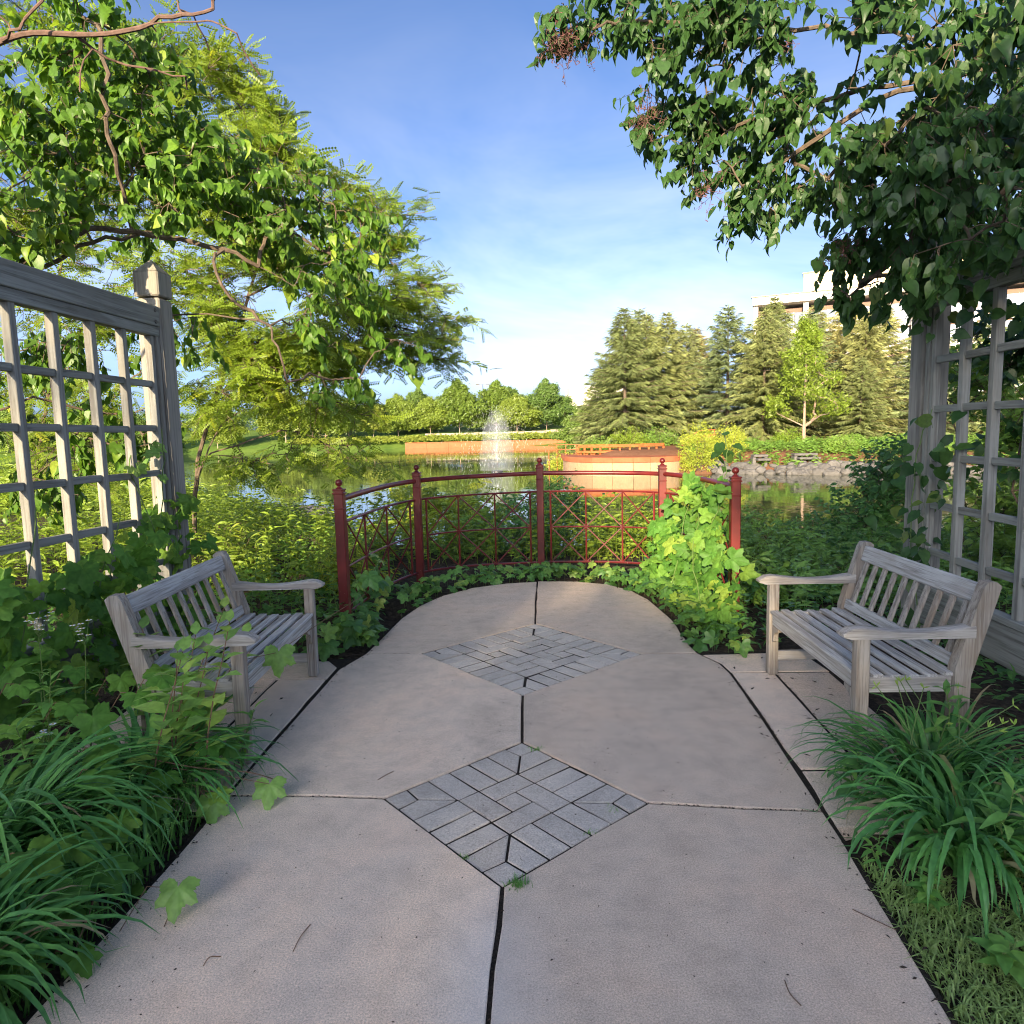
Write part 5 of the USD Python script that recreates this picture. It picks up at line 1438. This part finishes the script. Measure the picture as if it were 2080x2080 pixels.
def chips(x, y, z, size, r, long=3.0):
    n = len(x)
    th = r.uniform(0, 2 * PI, n)
    t = np.c_[np.cos(th), np.sin(th), r.normal(0, 0.15, n)]
    s = np.c_[-np.sin(th), np.cos(th), r.normal(0, 0.25, n)]
    c = np.c_[x, y, z]
    L = size * r.uniform(0.5, 1.5, n)[:, None]
    w = L / long * r.uniform(0.5, 1.2, n)[:, None]
    v = np.stack([c - t * L, c + s * w, c + t * L, c - s * w + np.array([0, 0, 0.002])], 1).reshape(-1, 3)
    f = np.array([(0, 1, 2), (0, 2, 3)])[None] + (np.arange(n) * 4)[:, None, None]
    return v, f.reshape(-1, 3)


x, y = r.uniform(-3.2, 3.4, 26000), r.uniform(1.0, 7.9, 26000)
d = shapely.distance(shapely.points(x, y), main)
ok = (d > 0) & (d < 1.6)
x, y = x[ok], y[ok]
under_side = ((x > 1.3) & (x < 2.06) & (y > 2.6) & (y < 4.8)) | ((x < -1.27) & (x > -2.35) & (y > 2.9) & (y < 4.9))
keep = ~under_side | (r.uniform(size=len(x)) < 0.05)
x, y, under_side = x[keep], y[keep], under_side[keep]
single('leaf_litter', chips(x, y, np.where(under_side, 0.002, r.uniform(-0.03, 0.0, len(x))), 0.016, r), 'litter', 'dry leaf scraps and bark chips on the soil of the beds', 'leaf litter', kind='stuff')
mb = MB()
x, y = [], []
for j in joints + [LineString([(-1.31, 2.9), (-1.24, 4.66)]), LineString([(1.345, 2.8), (1.41, 4.5)]), LineString([(1.345, 2.8), (1.41, 4.5)]), LineString([(1.63, 3.1), (1.71, 4.4)])]:
    for k in range(170):
        p = j.interpolate(r.uniform(0, 1), normalized=True)
        x.append(p.x + r.normal(0, 0.012)); y.append(p.y + r.normal(0, 0.012))
mb.add(chips(np.array(x), np.array(y), np.full(len(x), -0.004), 0.008, r))
x, y = r.uniform(-1.3, 1.3, 1100), r.uniform(1.6, 7.2, 1100)
ok = ~off_paving(x, y, 0.0)
mb.add(chips(x[ok], y[ok], np.full(ok.sum(), 0.0045), 0.0042, r))
e = main.exterior
pts = [e.interpolate(t, normalized=True) for t in r.uniform(0, 1, 900)]
mb.add(chips(np.array([p.x for p in pts]) * (1 - abs(r.normal(0, 0.02, 900))), np.array([p.y for p in pts]) + r.normal(0, 0.02, 900), np.full(900, 0.004), 0.009, r))
single('paving_litter', mb.get(), 'litter', 'scattered seeds and scraps on the paving and in its joints', 'leaf litter', kind='stuff')
for label, pts in (('thin twig lying on the left near slab', [(-0.72, 2.0, 0.004), (-0.715, 2.06, 0.007), (-0.70, 2.12, 0.004)]), ('short twig lying on the right near slab', [(0.77, 1.75, 0.004), (0.755, 1.79, 0.006), (0.76, 1.84, 0.004)]),
                   ('small dark twig on the slab left of the front diamond panel', [(-0.66, 3.08, 0.004), (-0.63, 3.12, 0.006), (-0.6, 3.16, 0.004)]), ('curled dark twig on the left near slab', [(-0.98, 1.95, 0.004), (-0.97, 1.975, 0.012), (-0.94, 1.985, 0.005)]),
                   ('thin twig at the paving edge near the fountain-shaped clump', [(1.1, 2.13, 0.004), (1.14, 2.08, 0.006), (1.19, 2.03, 0.004)])):
    single('twig', tube(catmull(pts, 4), 0.0016, 5), 'brown_stem', label, 'twig')

# ------------------------------------------------------------------ rocks on the shores
def rock_mesh(c, s, r):
    m = trimesh.creation.icosphere(1)
    v = np.array(m.vertices)
    v = v * (0.72 + 0.55 * meshkit.noise(v * 1.6 + r.uniform(0, 99, 3), 3))[:, None] * np.array([s * r.uniform(0.8, 1.4), s * r.uniform(0.8, 1.3), s * r.uniform(0.55, 0.85)])
    return place((v, np.array(m.faces)), c, rz=r.uniform(0, 6.28))


def rocks(label, path, n, size, seed, band):
    r = np.random.default_rng(seed)
    t = thing('rock_bank', label, 'rocks')
    ls = LineString(path)
    for k in range(n):
        p = ls.interpolate(r.uniform(0, 1), normalized=True)
        d = r.uniform(min(-0.35, band), max(-0.35, band))
        s = size * r.uniform(0.5, 1.2)
        part(t, 'rock', rock_mesh((p.x + d * 0.3, p.y + d, WATER + 0.05 + max(d, 0) * 0.28), s, r), 'stone')


rocks('grey boulders along the shaded far right edge of the pond', [(14.0, 48.0), (16, 47.6), (19.5, 45), (23, 43.4), (36, 41.9)], 170, 0.42, 141, 1.9)
rocks('pale boulders on the left shore seen between trellis post and railing', [(-16, 31.6), (-10, 30.2), (-7.5, 27.5), (-6, 24)], 46, 0.5, 142, -0.9)
for label, x, y, z, l in (('left pale stone ledge beside the pond on the right', 17.4, 48.4, -0.55, 1.0), ('right pale stone ledge with two steps beside the pond', 20.2, 47.6, -0.5, 1.6)):
    t = thing('stone_ledge', label, 'ledge')
    part(t, 'top_stone', place(board(l, 0.7, 0.16, 0.03), (x, y, z + 0.25)), 'stone')
    part(t, 'step_stone', place(board(l * 0.9, 0.6, 0.16, 0.03), (x + 0.1, y - 0.5, z)), 'stone')
    for s in (-1, 1):
        part(t, 'side_stone', place(board(0.22, 0.6, 0.9, 0.03), (x + s * l * 0.4, y + 0.1, z - 0.3)), 'stone')

# ------------------------------------------------------------------ platform across the pond
DK = catmull([(4.3, 55.5), (4.5, 52.2), (5.9, 49.4), (8.5, 48.0), (10.6, 48.1), (12.0, 49.3), (12.6, 52.0)], 6)
plat = thing('viewing_platform', 'rounded terracotta-edged platform with pale panelled wall across the pond', 'platform')
poly = Polygon([*map(tuple, DK), (12.6, 63), (4.3, 63)])
part(plat, 'floor', flat_slab(poly, -0.22, 0.02, 0.3), 'terracotta')
for k in range(0, len(DK) - 1, 3):
    seg = DK[k:k + 4] if k + 4 <= len(DK) else DK[k:]
    a = np.vstack([seg, seg[::-1] + np.array([0.0, 0.35])])
    v, f = flat_slab(LineString(seg).buffer(0.12, cap_style='flat').buffer(-0.01, join_style='mitre'), -0.58, 0.012, 1.2)
    part(plat, 'wall_panel', (v, f), 'pale_concrete')
    b = LineString(seg).buffer(0.16, cap_style='flat')
    part(plat, 'coping', flat_slab(b, -0.195, 0.02, 0.36), 'terracotta')
    part(plat, 'base_course', flat_slab(LineString(seg).buffer(0.10, cap_style='flat'), -1.36, 0.01, 0.3), 'stone')
rl = thing('timber_railing', 'long orange two-beam timber rail standing on the platform', 'railing')
RB = [(5.6, 57.2), (6.6, 56.3), (8.0, 55.7), (9.6, 55.6), (11.2, 56.0), (12.6, 57.0)]
cv = catmull(RB, 6)
for z, h, w in ((0.48, 0.24, 0.14), (0.02, 0.18, 0.36)):
    for k in range(0, len(cv) - 1, 6):
        part(rl, 'beam', flat_slab(LineString(cv[k:k + 7]).buffer(w / 2, cap_style='flat').buffer(-0.004), z + h / 2, 0.01, h), 'red_timber')
for k in range(0, len(cv), 3):
    part(rl, 'post', place(board(0.16, 0.14, 0.80, 0.01), (cv[k][0], cv[k][1] + 0.12, 0.02)), 'red_timber')
    part(rl, 'bracket', place(board(0.13, 0.11, 0.44, 0.01), (cv[k][0] + 0.14, cv[k][1] - 0.05, -0.25), ry=0.6), 'red_timber')
mr = thing('handrail', 'thin metal handrail running left from the platform over the water', 'railing')
hp = catmull([(3.2, 58.0), (4.4, 58.5), (5.8, 58.2)], 5)
for z in (0.62, 0.2):
    part(mr, 'rail', tube(np.c_[hp, np.full(len(hp), z)], 0.035, 6), 'terracotta')
for q in hp[::3]:
    part(mr, 'post', tube([(*q, -1.7), (*q, 0.62)], 0.035, 6), 'terracotta')
rp = thing('ramp_wall', 'orange sloping side wall of a ramp behind the platform', 'ramp')
m = trimesh.creation.extrude_polygon(Polygon([(14.2, -0.6), (17.0, -0.4), (17.0, 1.25), (15.6, 1.15), (14.2, 0.35)]), 0.5, engine='earcut')
v = np.array(m.vertices)
part(rp, 'wall', (np.c_[v[:, 0], 58.0 - v[:, 2], v[:, 1]], np.array(m.faces)), 'terracotta')
part(rp, 'rail', tube([(14.3, 57.4, 0.75), (15.6, 57.4, 1.5), (17.0, 57.4, 1.6)], 0.035, 6), 'terracotta')
for a in ((14.4, 0.4, 0.78), (15.6, 1.1, 1.5), (16.9, 1.2, 1.6)):
    part(rp, 'rail_post', tube([(a[0], 57.4, a[1] - 0.8), (a[0], 57.4, a[2])], 0.03, 6), 'terracotta')

# ------------------------------------------------------------------ spruces, far trees
def spruce(name, label, H, R, seed, material, loc, group='spruces across the pond', scale=1.0, rotz=0.0):
    r = np.random.default_rng(seed)
    t = thing(name, label, 'tree', group, loc=loc, scale=scale, rotz=rotz)
    part(t, 'trunk', tube([(0, 0, -0.4), (0.03, 0, H * 0.3), (0, 0.03, H * 0.7), (0, 0, H * 0.99)], [H * 0.016, H * 0.013, H * 0.007, 0.01], 8), 'bark')
    P, T, N, S, A, B = [], [], [], [], [], []
    z = H * 0.07
    while z < H * 0.985:
        u = z / H
        n = int(r.integers(7, 11))
        a0 = r.uniform(0, 6.28)
        for k in range(n):
            a = a0 + k * 2 * PI / n + r.normal(0, 0.25)
            L = R * (1 - u) ** 0.82 * r.uniform(0.5, 1.15) * (0.75 + 0.25 * min(1, u / 0.12)) + 0.12
            d = np.array([math.cos(a), math.sin(a), 0])
            s = np.array([-math.sin(a), math.cos(a), 0])
            rise = 0.55 * (u - 0.35) + r.normal(0, 0.06)
            pt = lambda q: np.array([0, 0, z]) + d * L * q + np.array([0, 0, L * (rise * q - 0.30 * q * q * (1 - u) + 0.16 * q ** 4)])
            A.append(pt(0)); B.append(pt(0.5)); A.append(pt(0.5)); B.append(pt(0.97))
            m = max(4, int(L / 0.115))
            for j in range(m):
                q = 0.18 + 0.82 * (j + r.uniform()) / m
                for sd in (-1, 1):
                    P.append(pt(q))
                    T.append(d * 0.75 + s * sd * r.uniform(0.4, 1.0) + np.array([0, 0, r.uniform(-0.75, 0.05)]))
                    N.append(np.array([0, 0, 0.7]) + d * 0.7 + r.normal(0, 0.35, 3))
                    S.append(r.uniform(0.36, 0.66) * (0.55 + 0.45 * min(1, L / 1.5)))
            P.append(pt(0.93)); T.append(d + np.array([0, 0, rise * 0.6])); N.append(np.array([0, 0, 1.0])); S.append(0.45)
        z += (0.34 + 0.12 * (1 - u)) * H / 12.0 * r.uniform(0.8, 1.2)
    for k in range(6):
        P.append(np.array([0, 0, H * (0.93 + 0.012 * k)])); T.append(np.array([r.normal(0, 0.35), r.normal(0, 0.35), 1.0])); N.append(np.array([1.0, r.normal(), 0])); S.append(0.4)
    part(t, 'branch', segs(A, B, 0.028, 0.012), 'bark', kind='stuff')
    part(t, 'crown', lay(SPRAY, P, T, N, S), material, kind='stuff')
    return t


gz = lambda x, y: float(ground_z([x], [y])[0])
S1 = spruce('spruce', 'tall pointed spruce at the left end of the group, above the platform', 12.0, 5.2, 151, 'spruce_needle', (10.4, 63.0, gz(10.4, 63.0)))
S2 = spruce('spruce', 'broad spruce with slim pale leader in the middle of the group', 12.6, 5.6, 152, 'blue_spruce_needle', (20.3, 65.0, gz(20.3, 65.0) - 0.3))
S3 = spruce('spruce', 'full spruce just left of the light green tree', 11.6, 5.5, 153, 'spruce_needle', (22.6, 62.0, gz(22.6, 62)))
G = 'spruces across the pond'
for src, label, x, y, s, rz in ((S3, 'dense rounded spruce second from the left end of the group', 12.9, 65.5, 0.98, 1.0), (S1, 'spruce third from the left, its bare pale trunk showing', 15.0, 66.5, 0.98, 2.1), (S2, 'thin-topped spruce in the gap left of the broad middle one', 17.6, 69.5, 0.90, 0.5),
                                (S3, 'low broad spruce at the left foot of the tallest left one', 8.2, 67.0, 0.55, 4.0), (S1, 'lower spruce filling behind the platform rail', 9.0, 67.0, 0.75, 3.3), (S2, 'spruce right of the light green tree, partly under the dark leaves', 28.3, 66.0, 0.90, 1.9),
                                (S1, 'spruce right of the light green tree, nearest the right trellis post', 31.5, 62.0, 0.92, 5.0), (S3, 'low shaded spruce whose skirts reach the mulch near the right post', 29.0, 57.5, 0.62, 2.7), (S2, 'spruce seen through the right trellis lattice', 36.5, 61.0, 0.9, 0.2),
                                (S3, 'spruce beyond the right trellis, at the far right', 43.0, 63.0, 0.95, 0.9), (S1, 'spruce behind the light green tree', 25.6, 68.5, 0.93, 4.4), (S1, 'tall spruce before the office building, right of the light green tree', 28.0, 74.0, 1.12, 5.5), (S3, 'tall spruce before the office building, second right of the light green tree', 33.0, 76.0, 1.15, 1.3), (S1, 'tall spruce before the office building at the right trellis post', 39.0, 74.0, 1.12, 2.8), (S3, 'spruce wedged between the broad middle one and the full one', 19.0, 71.0, 0.93, 2.2), (S2, 'spruce behind the third from the left', 13.4, 72.0, 1.0, 3.0), (S3, 'spruce behind and right of the light green tree', 33.5, 70.0, 1.05, 0.7)):
    copy_of(src, label, 'tree', G, (x, y, gz(x, y) - 0.15), rz, (s * (0.92 + 0.16 * ((x * 7.3) % 1)), s, s * (0.97 + 0.09 * ((x * 3.7) % 1))))


def round_tree(name, label, H, R, seed, material, loc, n=1500, tuft=0.8, cone=0.0, clear=0.2, group=None, tpl=None, scale=1.0, rotz=0.0, lobes=16, ragged=0.0):
    r = np.random.default_rng(seed)
    t = thing(name, label, 'tree', group, loc=loc, scale=scale, rotz=rotz)
    w = Wood()
    w.limb([(0, 0, -0.5), (0, 0, H * clear), (0.05, 0.03, H * 0.5), (0, 0, H * 0.85)])
    ells = []
    for k in range(lobes):
        u = clear + 0.08 + (0.97 - clear - 0.08) * (k + 0.5) / lobes
        prof = math.sin(min(1, (u - clear) / (1 - clear) * 1.05) ** (0.55 + 0.0 * cone) * PI) ** 0.6 if not cone else (1 - (u - clear) / (1.02 - clear)) ** 0.75
        a = k * 2.4 + r.normal(0, 0.3)
        e = R * prof * r.uniform(0.35, 0.62 + ragged * 0.5)
        ells.append((math.cos(a) * e, math.sin(a) * e, H * u, R * prof * 0.42 * (1 - ragged * r.uniform(0.3, 1.1)) + 0.25, (H * 0.10 + 0.2) * (1 - ragged * 0.9)))
        w.reach(np.array(ells[-1][:3]), r, 0.05, 3, True)
    part(t, 'trunk', w.mesh(H * 0.0032, 0.5, 6, H * 0.022), 'pale_bark')
    P = in_ellipsoids(ells, n // lobes, r, 0.4)
    T = unit(r.normal(size=(len(P), 3)) + P * np.array([1, 1, 0]) / R)
    N = unit(r.normal(0, 0.6, (len(P), 3)) + np.array([0, 0, 1.0]))
    part(t, 'crown', lay(tpl or TUFT, P, T, N, tuft * r.uniform(0.6, 1.25, len(P))), material, kind='stuff')
    return t


round_tree('ginkgo_tree', 'slender bright light-green young tree before the spruces', 10.2, 3.7, 161, 'ginkgo_leaf', (23.9, 56.5, gz(23.9, 56.5) - 0.1), 2300, 0.34, cone=1, clear=0.16, lobes=34, ragged=0.55)
FG = 'round trees along the far bank'
FT = [round_tree('bank_tree', 'largest round yellow-green tree just left of the fountain on the far bank', 14.6, 10.0, 171, 'far_leaf', (-14.5, 200, gz(-14.5, 200)), 4600, 1.0, clear=0.12, group=FG),
      round_tree('bank_tree', 'round darker green tree at the right end of the far bank row', 13.8, 10.0, 172, 'far_dark_leaf', (10.8, 205, gz(10.8, 205)), 4600, 1.0, clear=0.08, group=FG),
      round_tree('bank_tree', 'small bright tree with visible trunk right behind the fountain spray', 10.2, 8.0, 173, 'far_leaf', (2.0, 198, gz(2, 198)), 3400, 0.9, clear=0.2, group=FG)]
for src, label, x, y, s, rz in ((0, 'olive-topped tree directly behind the fountain', -4.0, 207, 0.96, 2.0), (2, 'bright low tree between the fountain tree and the left group', -22.8, 199, 1.0, 1.2), (0, 'tree with pale trunk at the left of the far bank row', -32.0, 199, 0.78, 4.0), (1, 'darker tree behind the left low trees on the far bank', -27.5, 210, 0.9, 3.0),
                                (2, 'pale green low tree at the far left of the bank, beside the feathery branches', -38.5, 196, 0.95, 0.4), (1, 'brownish tree top behind the fountain spray', 0.6, 216, 0.86, 5.0), (0, 'tree glimpsed through the feathery branches, first from the left trellis', -62, 192, 0.9, 0.9), (1, 'tree glimpsed through the feathery branches, second from the left trellis', -52, 196, 0.95, 2.9),
                                (2, 'low tree glimpsed through the feathery branches above the bushes', -45, 194, 1.05, 3.9), (0, 'tree glimpsed through the left trellis lattice, nearest the post', -78, 185, 0.85, 5.6), (1, 'tree glimpsed through the left trellis lattice, at its left edge', -95, 175, 0.85, 1.6), (0, 'tree on the far left bank, seen low under the feathery branches', -112, 186, 0.9, 2.2), (1, 'tree on the far left bank beyond the trellis lattice', -130, 184, 1.0, 0.3), (0, 'last tree on the far left bank beyond the trellis', -150, 180, 1.0, 5.1), (1, 'deciduous tree at the left flank of the spruces', 12.5, 118, 0.62, 1.0)):
    copy_of(FT[src], label, 'tree', FG, (x, y, gz(x, y) - 0.2), rz, s)

# light bushes on the bank right of the platform
for k, (label, x, y, R, H, m) in enumerate((('light green bush on the bank right of the platform, behind the red post ball', 13.3, 49.2, 1.5, 2.7, 'light_shrub_leaf'), ('light green bush on the bank left of the pale stone ledges', 15.9, 51.0, 1.4, 2.2, 'light_shrub_leaf'), ('yellow-green bush below the light green young tree', 21.8, 54.5, 1.1, 1.5, 'light_shrub_leaf'),
                                          ('light green bush beside the orange ramp wall', 17.8, 55.5, 1.0, 1.7, 'light_shrub_leaf'), ('shaded green bush right of the pale stone ledges', 23.2, 48.6, 1.1, 1.2, 'shrub_leaf'), ('small shaded bush on the mulch under the right spruces', 26.2, 53.0, 0.9, 1.0, 'shrub_leaf'), ('yellow-green bush in front of the ramp', 14.2, 52.5, 1.3, 2.2, 'light_shrub_leaf'),
                                          ('shaded bush at the water edge near the right trellis post', 27.5, 46.5, 1.2, 1.1, 'shrub_leaf'),
                                          ('low green bush at the left end of the timber rail', 4.6, 59.0, 1.5, 1.7, 'light_shrub_leaf'), ('low bush behind the left half of the timber rail', 7.4, 58.8, 1.6, 1.6, 'shrub_leaf'), ('low bush behind the middle of the timber rail', 10.0, 59.2, 1.6, 1.8, 'light_shrub_leaf'),
                                          ('low bush behind the right end of the timber rail', 12.8, 60.0, 1.6, 1.7, 'shrub_leaf'))):
    r = np.random.default_rng(181 + k)
    t = thing('bank_bush', label, 'shrub', 'bushes on the bank across the pond', loc=(x, y, gz(x, y)))
    P = in_ellipsoids([(0, 0, H * 0.5, R, H * 0.55), (R * 0.5, 0.2, H * 0.35, R * 0.7, H * 0.4), (-R * 0.55, -0.1, H * 0.3, R * 0.65, H * 0.36)], 260, r, 0.45)
    part(t, 'stem', segs(np.zeros((12, 3)) + r.normal(0, 0.1, (12, 3)) * [1, 1, 0], P[:12], 0.03, 0.01), 'bark')
    part(t, 'foliage', lay(TUFT, P, unit(r.normal(size=P.shape)), unit(r.normal(size=P.shape)), 0.17 * r.uniform(0.7, 1.3, len(P))), m, kind='stuff')
growth('bank_grass', 'low green plants on the bank between rocks and mulch across the pond', 'ground cover', (13, 40, 43, 56), 1800, 0.3, 0.8, 'shrub_leaf', LANCE, 0.34, 191, 7, lambda x, y: (shapely.distance(shapely.points(x, y), LAKE) > 1.2) & (y > 44))
r = np.random.default_rng(193)
x = r.uniform(-230, 60, 9000)
P = np.c_[x, 248 + r.normal(0, 4, 9000), 4.5 + (6.0 + 2.5 * meshkit.fbm(np.c_[x * 0.06, 0 * x, 0 * x], 3, 2)) * r.uniform(0, 1, 9000) ** 0.8]
single('far_wood', lay(TUFT, P, unit(r.normal(size=P.shape)), unit(r.normal(size=P.shape)), 1.3 * r.uniform(0.7, 1.2, 9000)), 'far_dark_leaf', 'line of low woodland seen under the trees of the far bank', 'trees', kind='stuff')
growth('far_verge', 'strip of low green plants above the far terracotta wall', 'ground cover', (-60, 32, 186.5, 194), 2400, 0.4, 1.0, 'far_leaf', LANCE_WIDE, 0.7, 192, 5)

# ------------------------------------------------------------------ the far bank
t = thing('retaining_wall', 'long terracotta-coloured wall along the far shore', 'wall')
for k, x in enumerate(np.arange(-28, 30, 5.8)):
    part(t, 'wall_panel', place(board(5.76, 0.5, 1.5, 0.03), (x + 2.9, 184.6, -0.95)), 'terracotta')
    part(t, 'coping', place(board(5.78, 0.8, 0.22, 0.03), (x + 2.9, 184.6, -0.10)), 'terracotta')
t = thing('block_wall', 'low wall of pale limestone blocks in the grass above the far shore', 'wall')
r = np.random.default_rng(201)
x = -24.0
while x < 32:
    l = r.uniform(1.2, 2.4)
    part(t, 'stone_block', place(board(l - 0.06, 0.8, r.uniform(0.75, 1.1), 0.06), (x + l / 2, 196.5 + r.normal(0, 0.15), gz(x, 196.5) + 0.35 + max(0, x) * 0.02)), 'limestone')
    x += l
t = thing('lamp_post', 'twin-headed lamp post rising behind the far trees left of the fountain', 'lamp post')
part(t, 'pole', tube([(-8, 214, 2.5), (-8, 214, 16.9)], [0.14, 0.09], 8), 'dark_metal')
part(t, 'arm', place(board(3.0, 0.12, 0.12, 0.01), (-8, 214, 16.9)), 'dark_metal')
for s in (-1, 1):
    part(t, 'lamp_head', place(board(1.1, 0.5, 0.28, 0.04), (-8 + s * 1.6, 214, 16.95)), 'dark_metal')
b = thing('white_building', 'plain white building at the right end of the far bank', 'building')
part(b, 'wall', place(board(20, 18, 12.6, 0.05), (29.9, 240, 10.6)), 'white_wall')
part(b, 'side_tower', place(board(8, 15, 14, 0.05), (36, 239, 11.5)), 'brown_panel')
part(b, 'entrance', place(board(2.2, 0.3, 3.6, 0.02), (24.5, 230.9, 6.4)), 'dark_glass')
part(b, 'canopy', place(board(6, 3, 0.4, 0.02), (24.5, 229.8, 8.6)), 'white_wall')
part(b, 'plinth', place(board(21, 2, 1.5, 0.02), (30, 231, 4.6)), 'limestone')
b = thing('office_building', 'white-roofed office building with cream rooftop block behind the spruces', 'building', loc=(38.8, 112.0, 0), rotz=-0.42)
bx0, bx1, by = 0.0, 45.2, 0.0
part(b, 'wall', place(board(bx1 - bx0 - 1.6, 24, 17.6, 0.05), ((bx0 + bx1) / 2, by + 13.6, 11.4)), 'brown_panel')
part(b, 'roof', place(board(bx1 - bx0, 28, 1.15, 0.04), ((bx0 + bx1) / 2, by + 13, 21.3)), 'white_wall')
part(b, 'roof_edge', place(board(bx1 - bx0 + 0.3, 28.3, 0.18, 0.02), ((bx0 + bx1) / 2, by + 13, 21.97)), 'limestone')
ph = part(b, 'rooftop_block', place(board(26, 12, 3.2, 0.04), (20.3, by + 8, 23.7)), 'cream_wall')
part(ph, 'cap', place(board(26.3, 12.3, 0.22, 0.02), (20.3, by + 8, 25.4)), 'limestone')
for x in np.arange(bx0 + 0.5, bx1, 7.3):
    part(b, 'column', place(board(0.7, 0.7, 18.0, 0.03), (x, by + 0.2, 11.7)), 'white_wall')
for z in (5.0, 9.0, 13.0, 16.6):
    part(b, 'floor_band', place(board(bx1 - bx0 - 1.7, 0.5, 0.9, 0.02), ((bx0 + bx1) / 2, by + 1.3, z)), 'white_wall')
    for x in np.arange(bx0 + 1.2, bx1 - 3, 2.43):
        wd = part(b, 'window', place(board(2.3, 0.12, 2.3, 0.01), (x + 1.2, by + 1.52, z + 1.75)), 'dark_glass')
        part(wd, 'frame', place(board(0.1, 0.2, 2.3, 0.01), (x + 2.4, by + 1.45, z + 1.75)), 'white_wall')
for label, x, y, rz in (('dark parked car under the trees at the left of the far bank', -30.0, 215, 0.1), ('dark parked car between trunks on the far bank, right of the other one', -24.5, 216, 0.0), ('dark parked car before the white building', 19.0, 222, 0.2)):
    z = gz(x, y)
    t = thing('parked_car', label, 'car', loc=(x, y, z), rotz=rz)
    pr = [(-2.2, 0.35), (2.2, 0.35), (2.25, 0.75), (1.9, 0.92), (1.1, 1.0), (0.5, 1.45), (-1.1, 1.48), (-1.8, 1.02), (-2.2, 0.95)]
    m = trimesh.creation.extrude_polygon(Polygon(pr), 1.75, engine='earcut')
    v = np.array(m.vertices)
    part(t, 'body', (np.c_[v[:, 0], v[:, 2] - 0.875, v[:, 1]], np.array(m.faces)[:, ::-1]), 'car_paint')
    m = trimesh.creation.extrude_polygon(Polygon([(0.95, 1.02), (0.45, 1.38), (-1.05, 1.40), (-1.6, 1.03)]), 1.79, engine='earcut')
    v = np.array(m.vertices)
    part(t, 'window', (np.c_[v[:, 0], v[:, 2] - 0.895, v[:, 1]], np.array(m.faces)[:, ::-1]), 'dark_glass')
    for sx in (-1.35, 1.35):
        for sy in (-0.8, 0.8):
            part(t, 'wheel', place(place(lathe([(0.001, -0.11), (0.2, -0.11), (0.32, -0.09), (0.32, 0.09), (0.2, 0.11), (0.001, 0.11)], 14), rx=PI / 2), (sx, sy, 0.32)), 'tyre_rubber')

# ------------------------------------------------------------------ fountain
t = thing('fountain', 'tall water jet spraying from the middle of the pond', 'fountain')
r = np.random.default_rng(211)
fx, fy = -1.15, 58.0
part(t, 'float', place(lathe([(0.001, 0.12), (0.35, 0.12), (0.5, 0.05), (0.5, -0.2), (0.001, -0.2)], 16), (fx, fy, WATER)), 'dark_metal')
P, Q = [], []
for k in range(2200):
    v0 = r.uniform(8.2, 10.4)
    a = abs(r.normal(0, 0.14)) if k % 3 else r.uniform(0, 0.3)
    th = r.uniform(0, 2 * PI)
    tt = r.uniform(0.02, 1) ** 0.8 * 2 * v0 * math.cos(a) / 9.8
    pos = lambda s: np.array([fx + math.cos(th) * v0 * math.sin(a) * s, fy + math.sin(th) * v0 * math.sin(a) * s, WATER + 0.15 + v0 * math.cos(a) * s - 4.9 * s * s])
    P.append(pos(tt) + r.normal(0, 0.03, 3)); Q.append(pos(tt + r.uniform(0.008, 0.03)) + r.normal(0, 0.02, 3))
part(t, 'spray', segs(P, Q, 0.006, 0.005), 'spray_drop', kind='stuff')
part(t, 'mist', place(lathe([(0.001, 0.05), (1.5, 0.1), (1.5, 1.5), (1.1, 3.8), (0.5, 5.0), (0.001, 5.3)], 20), (fx, fy, WATER)), 'spray_mist', kind='stuff')

# ------------------------------------------------------------------ the trees behind the viewpoint, whose shade lies on the terrace
r0 = np.random.default_rng(221)
xs = [-13.6, -27.2, -24.8, -22.4, -20.0, -17.6, -15.4, -12.0, -9.9, -7.4, -4.9, -2.2, 0.6, 3.4, 6.2, 9.0, 11.8]
hs = [10.1, 9.6, 9.4, 9.7, 9.5, 9.6, 9.6, 11.8, 9.9, 12.6, 12.4, 12.7, 12.3, 12.5, 12.2, 12.6, 12.3]
ws = [0.8, 1.35, 1.35, 1.35, 1.35, 1.35, 1.2, 1.05, 1.1, 1.4, 1.4, 1.55, 1.55, 1.55, 1.55, 1.55, 1.55]
for k, (x, h, w2) in enumerate(zip(xs, hs, ws)):
    r = np.random.default_rng(231 + k)
    t = thing('row_tree', 'leafy tree in the dense row far behind the viewpoint', 'tree', 'row of trees far behind the viewpoint', loc=(x, -35.0, -0.1))
    n = int(150 * h * w2 / 1.3)
    P = np.c_[r.uniform(-w2, w2, n), r.normal(0, 0.55, n), h * r.uniform(0.0, 1.0, n) ** 0.9]
    P[:, 2] -= 0.5 * (np.abs(P[:, 0]) / w2) ** 3
    part(t, 'trunk', tube([(0, 0, 0), (0, 0, h * 0.8)], [0.25, 0.05], 7), 'bark')
    part(t, 'crown', lay(TUFT, P, unit(r.normal(size=P.shape)), unit(r.normal(size=P.shape)), 0.5 * r.uniform(0.7, 1.2, n)), 'shrub_leaf', kind='stuff')
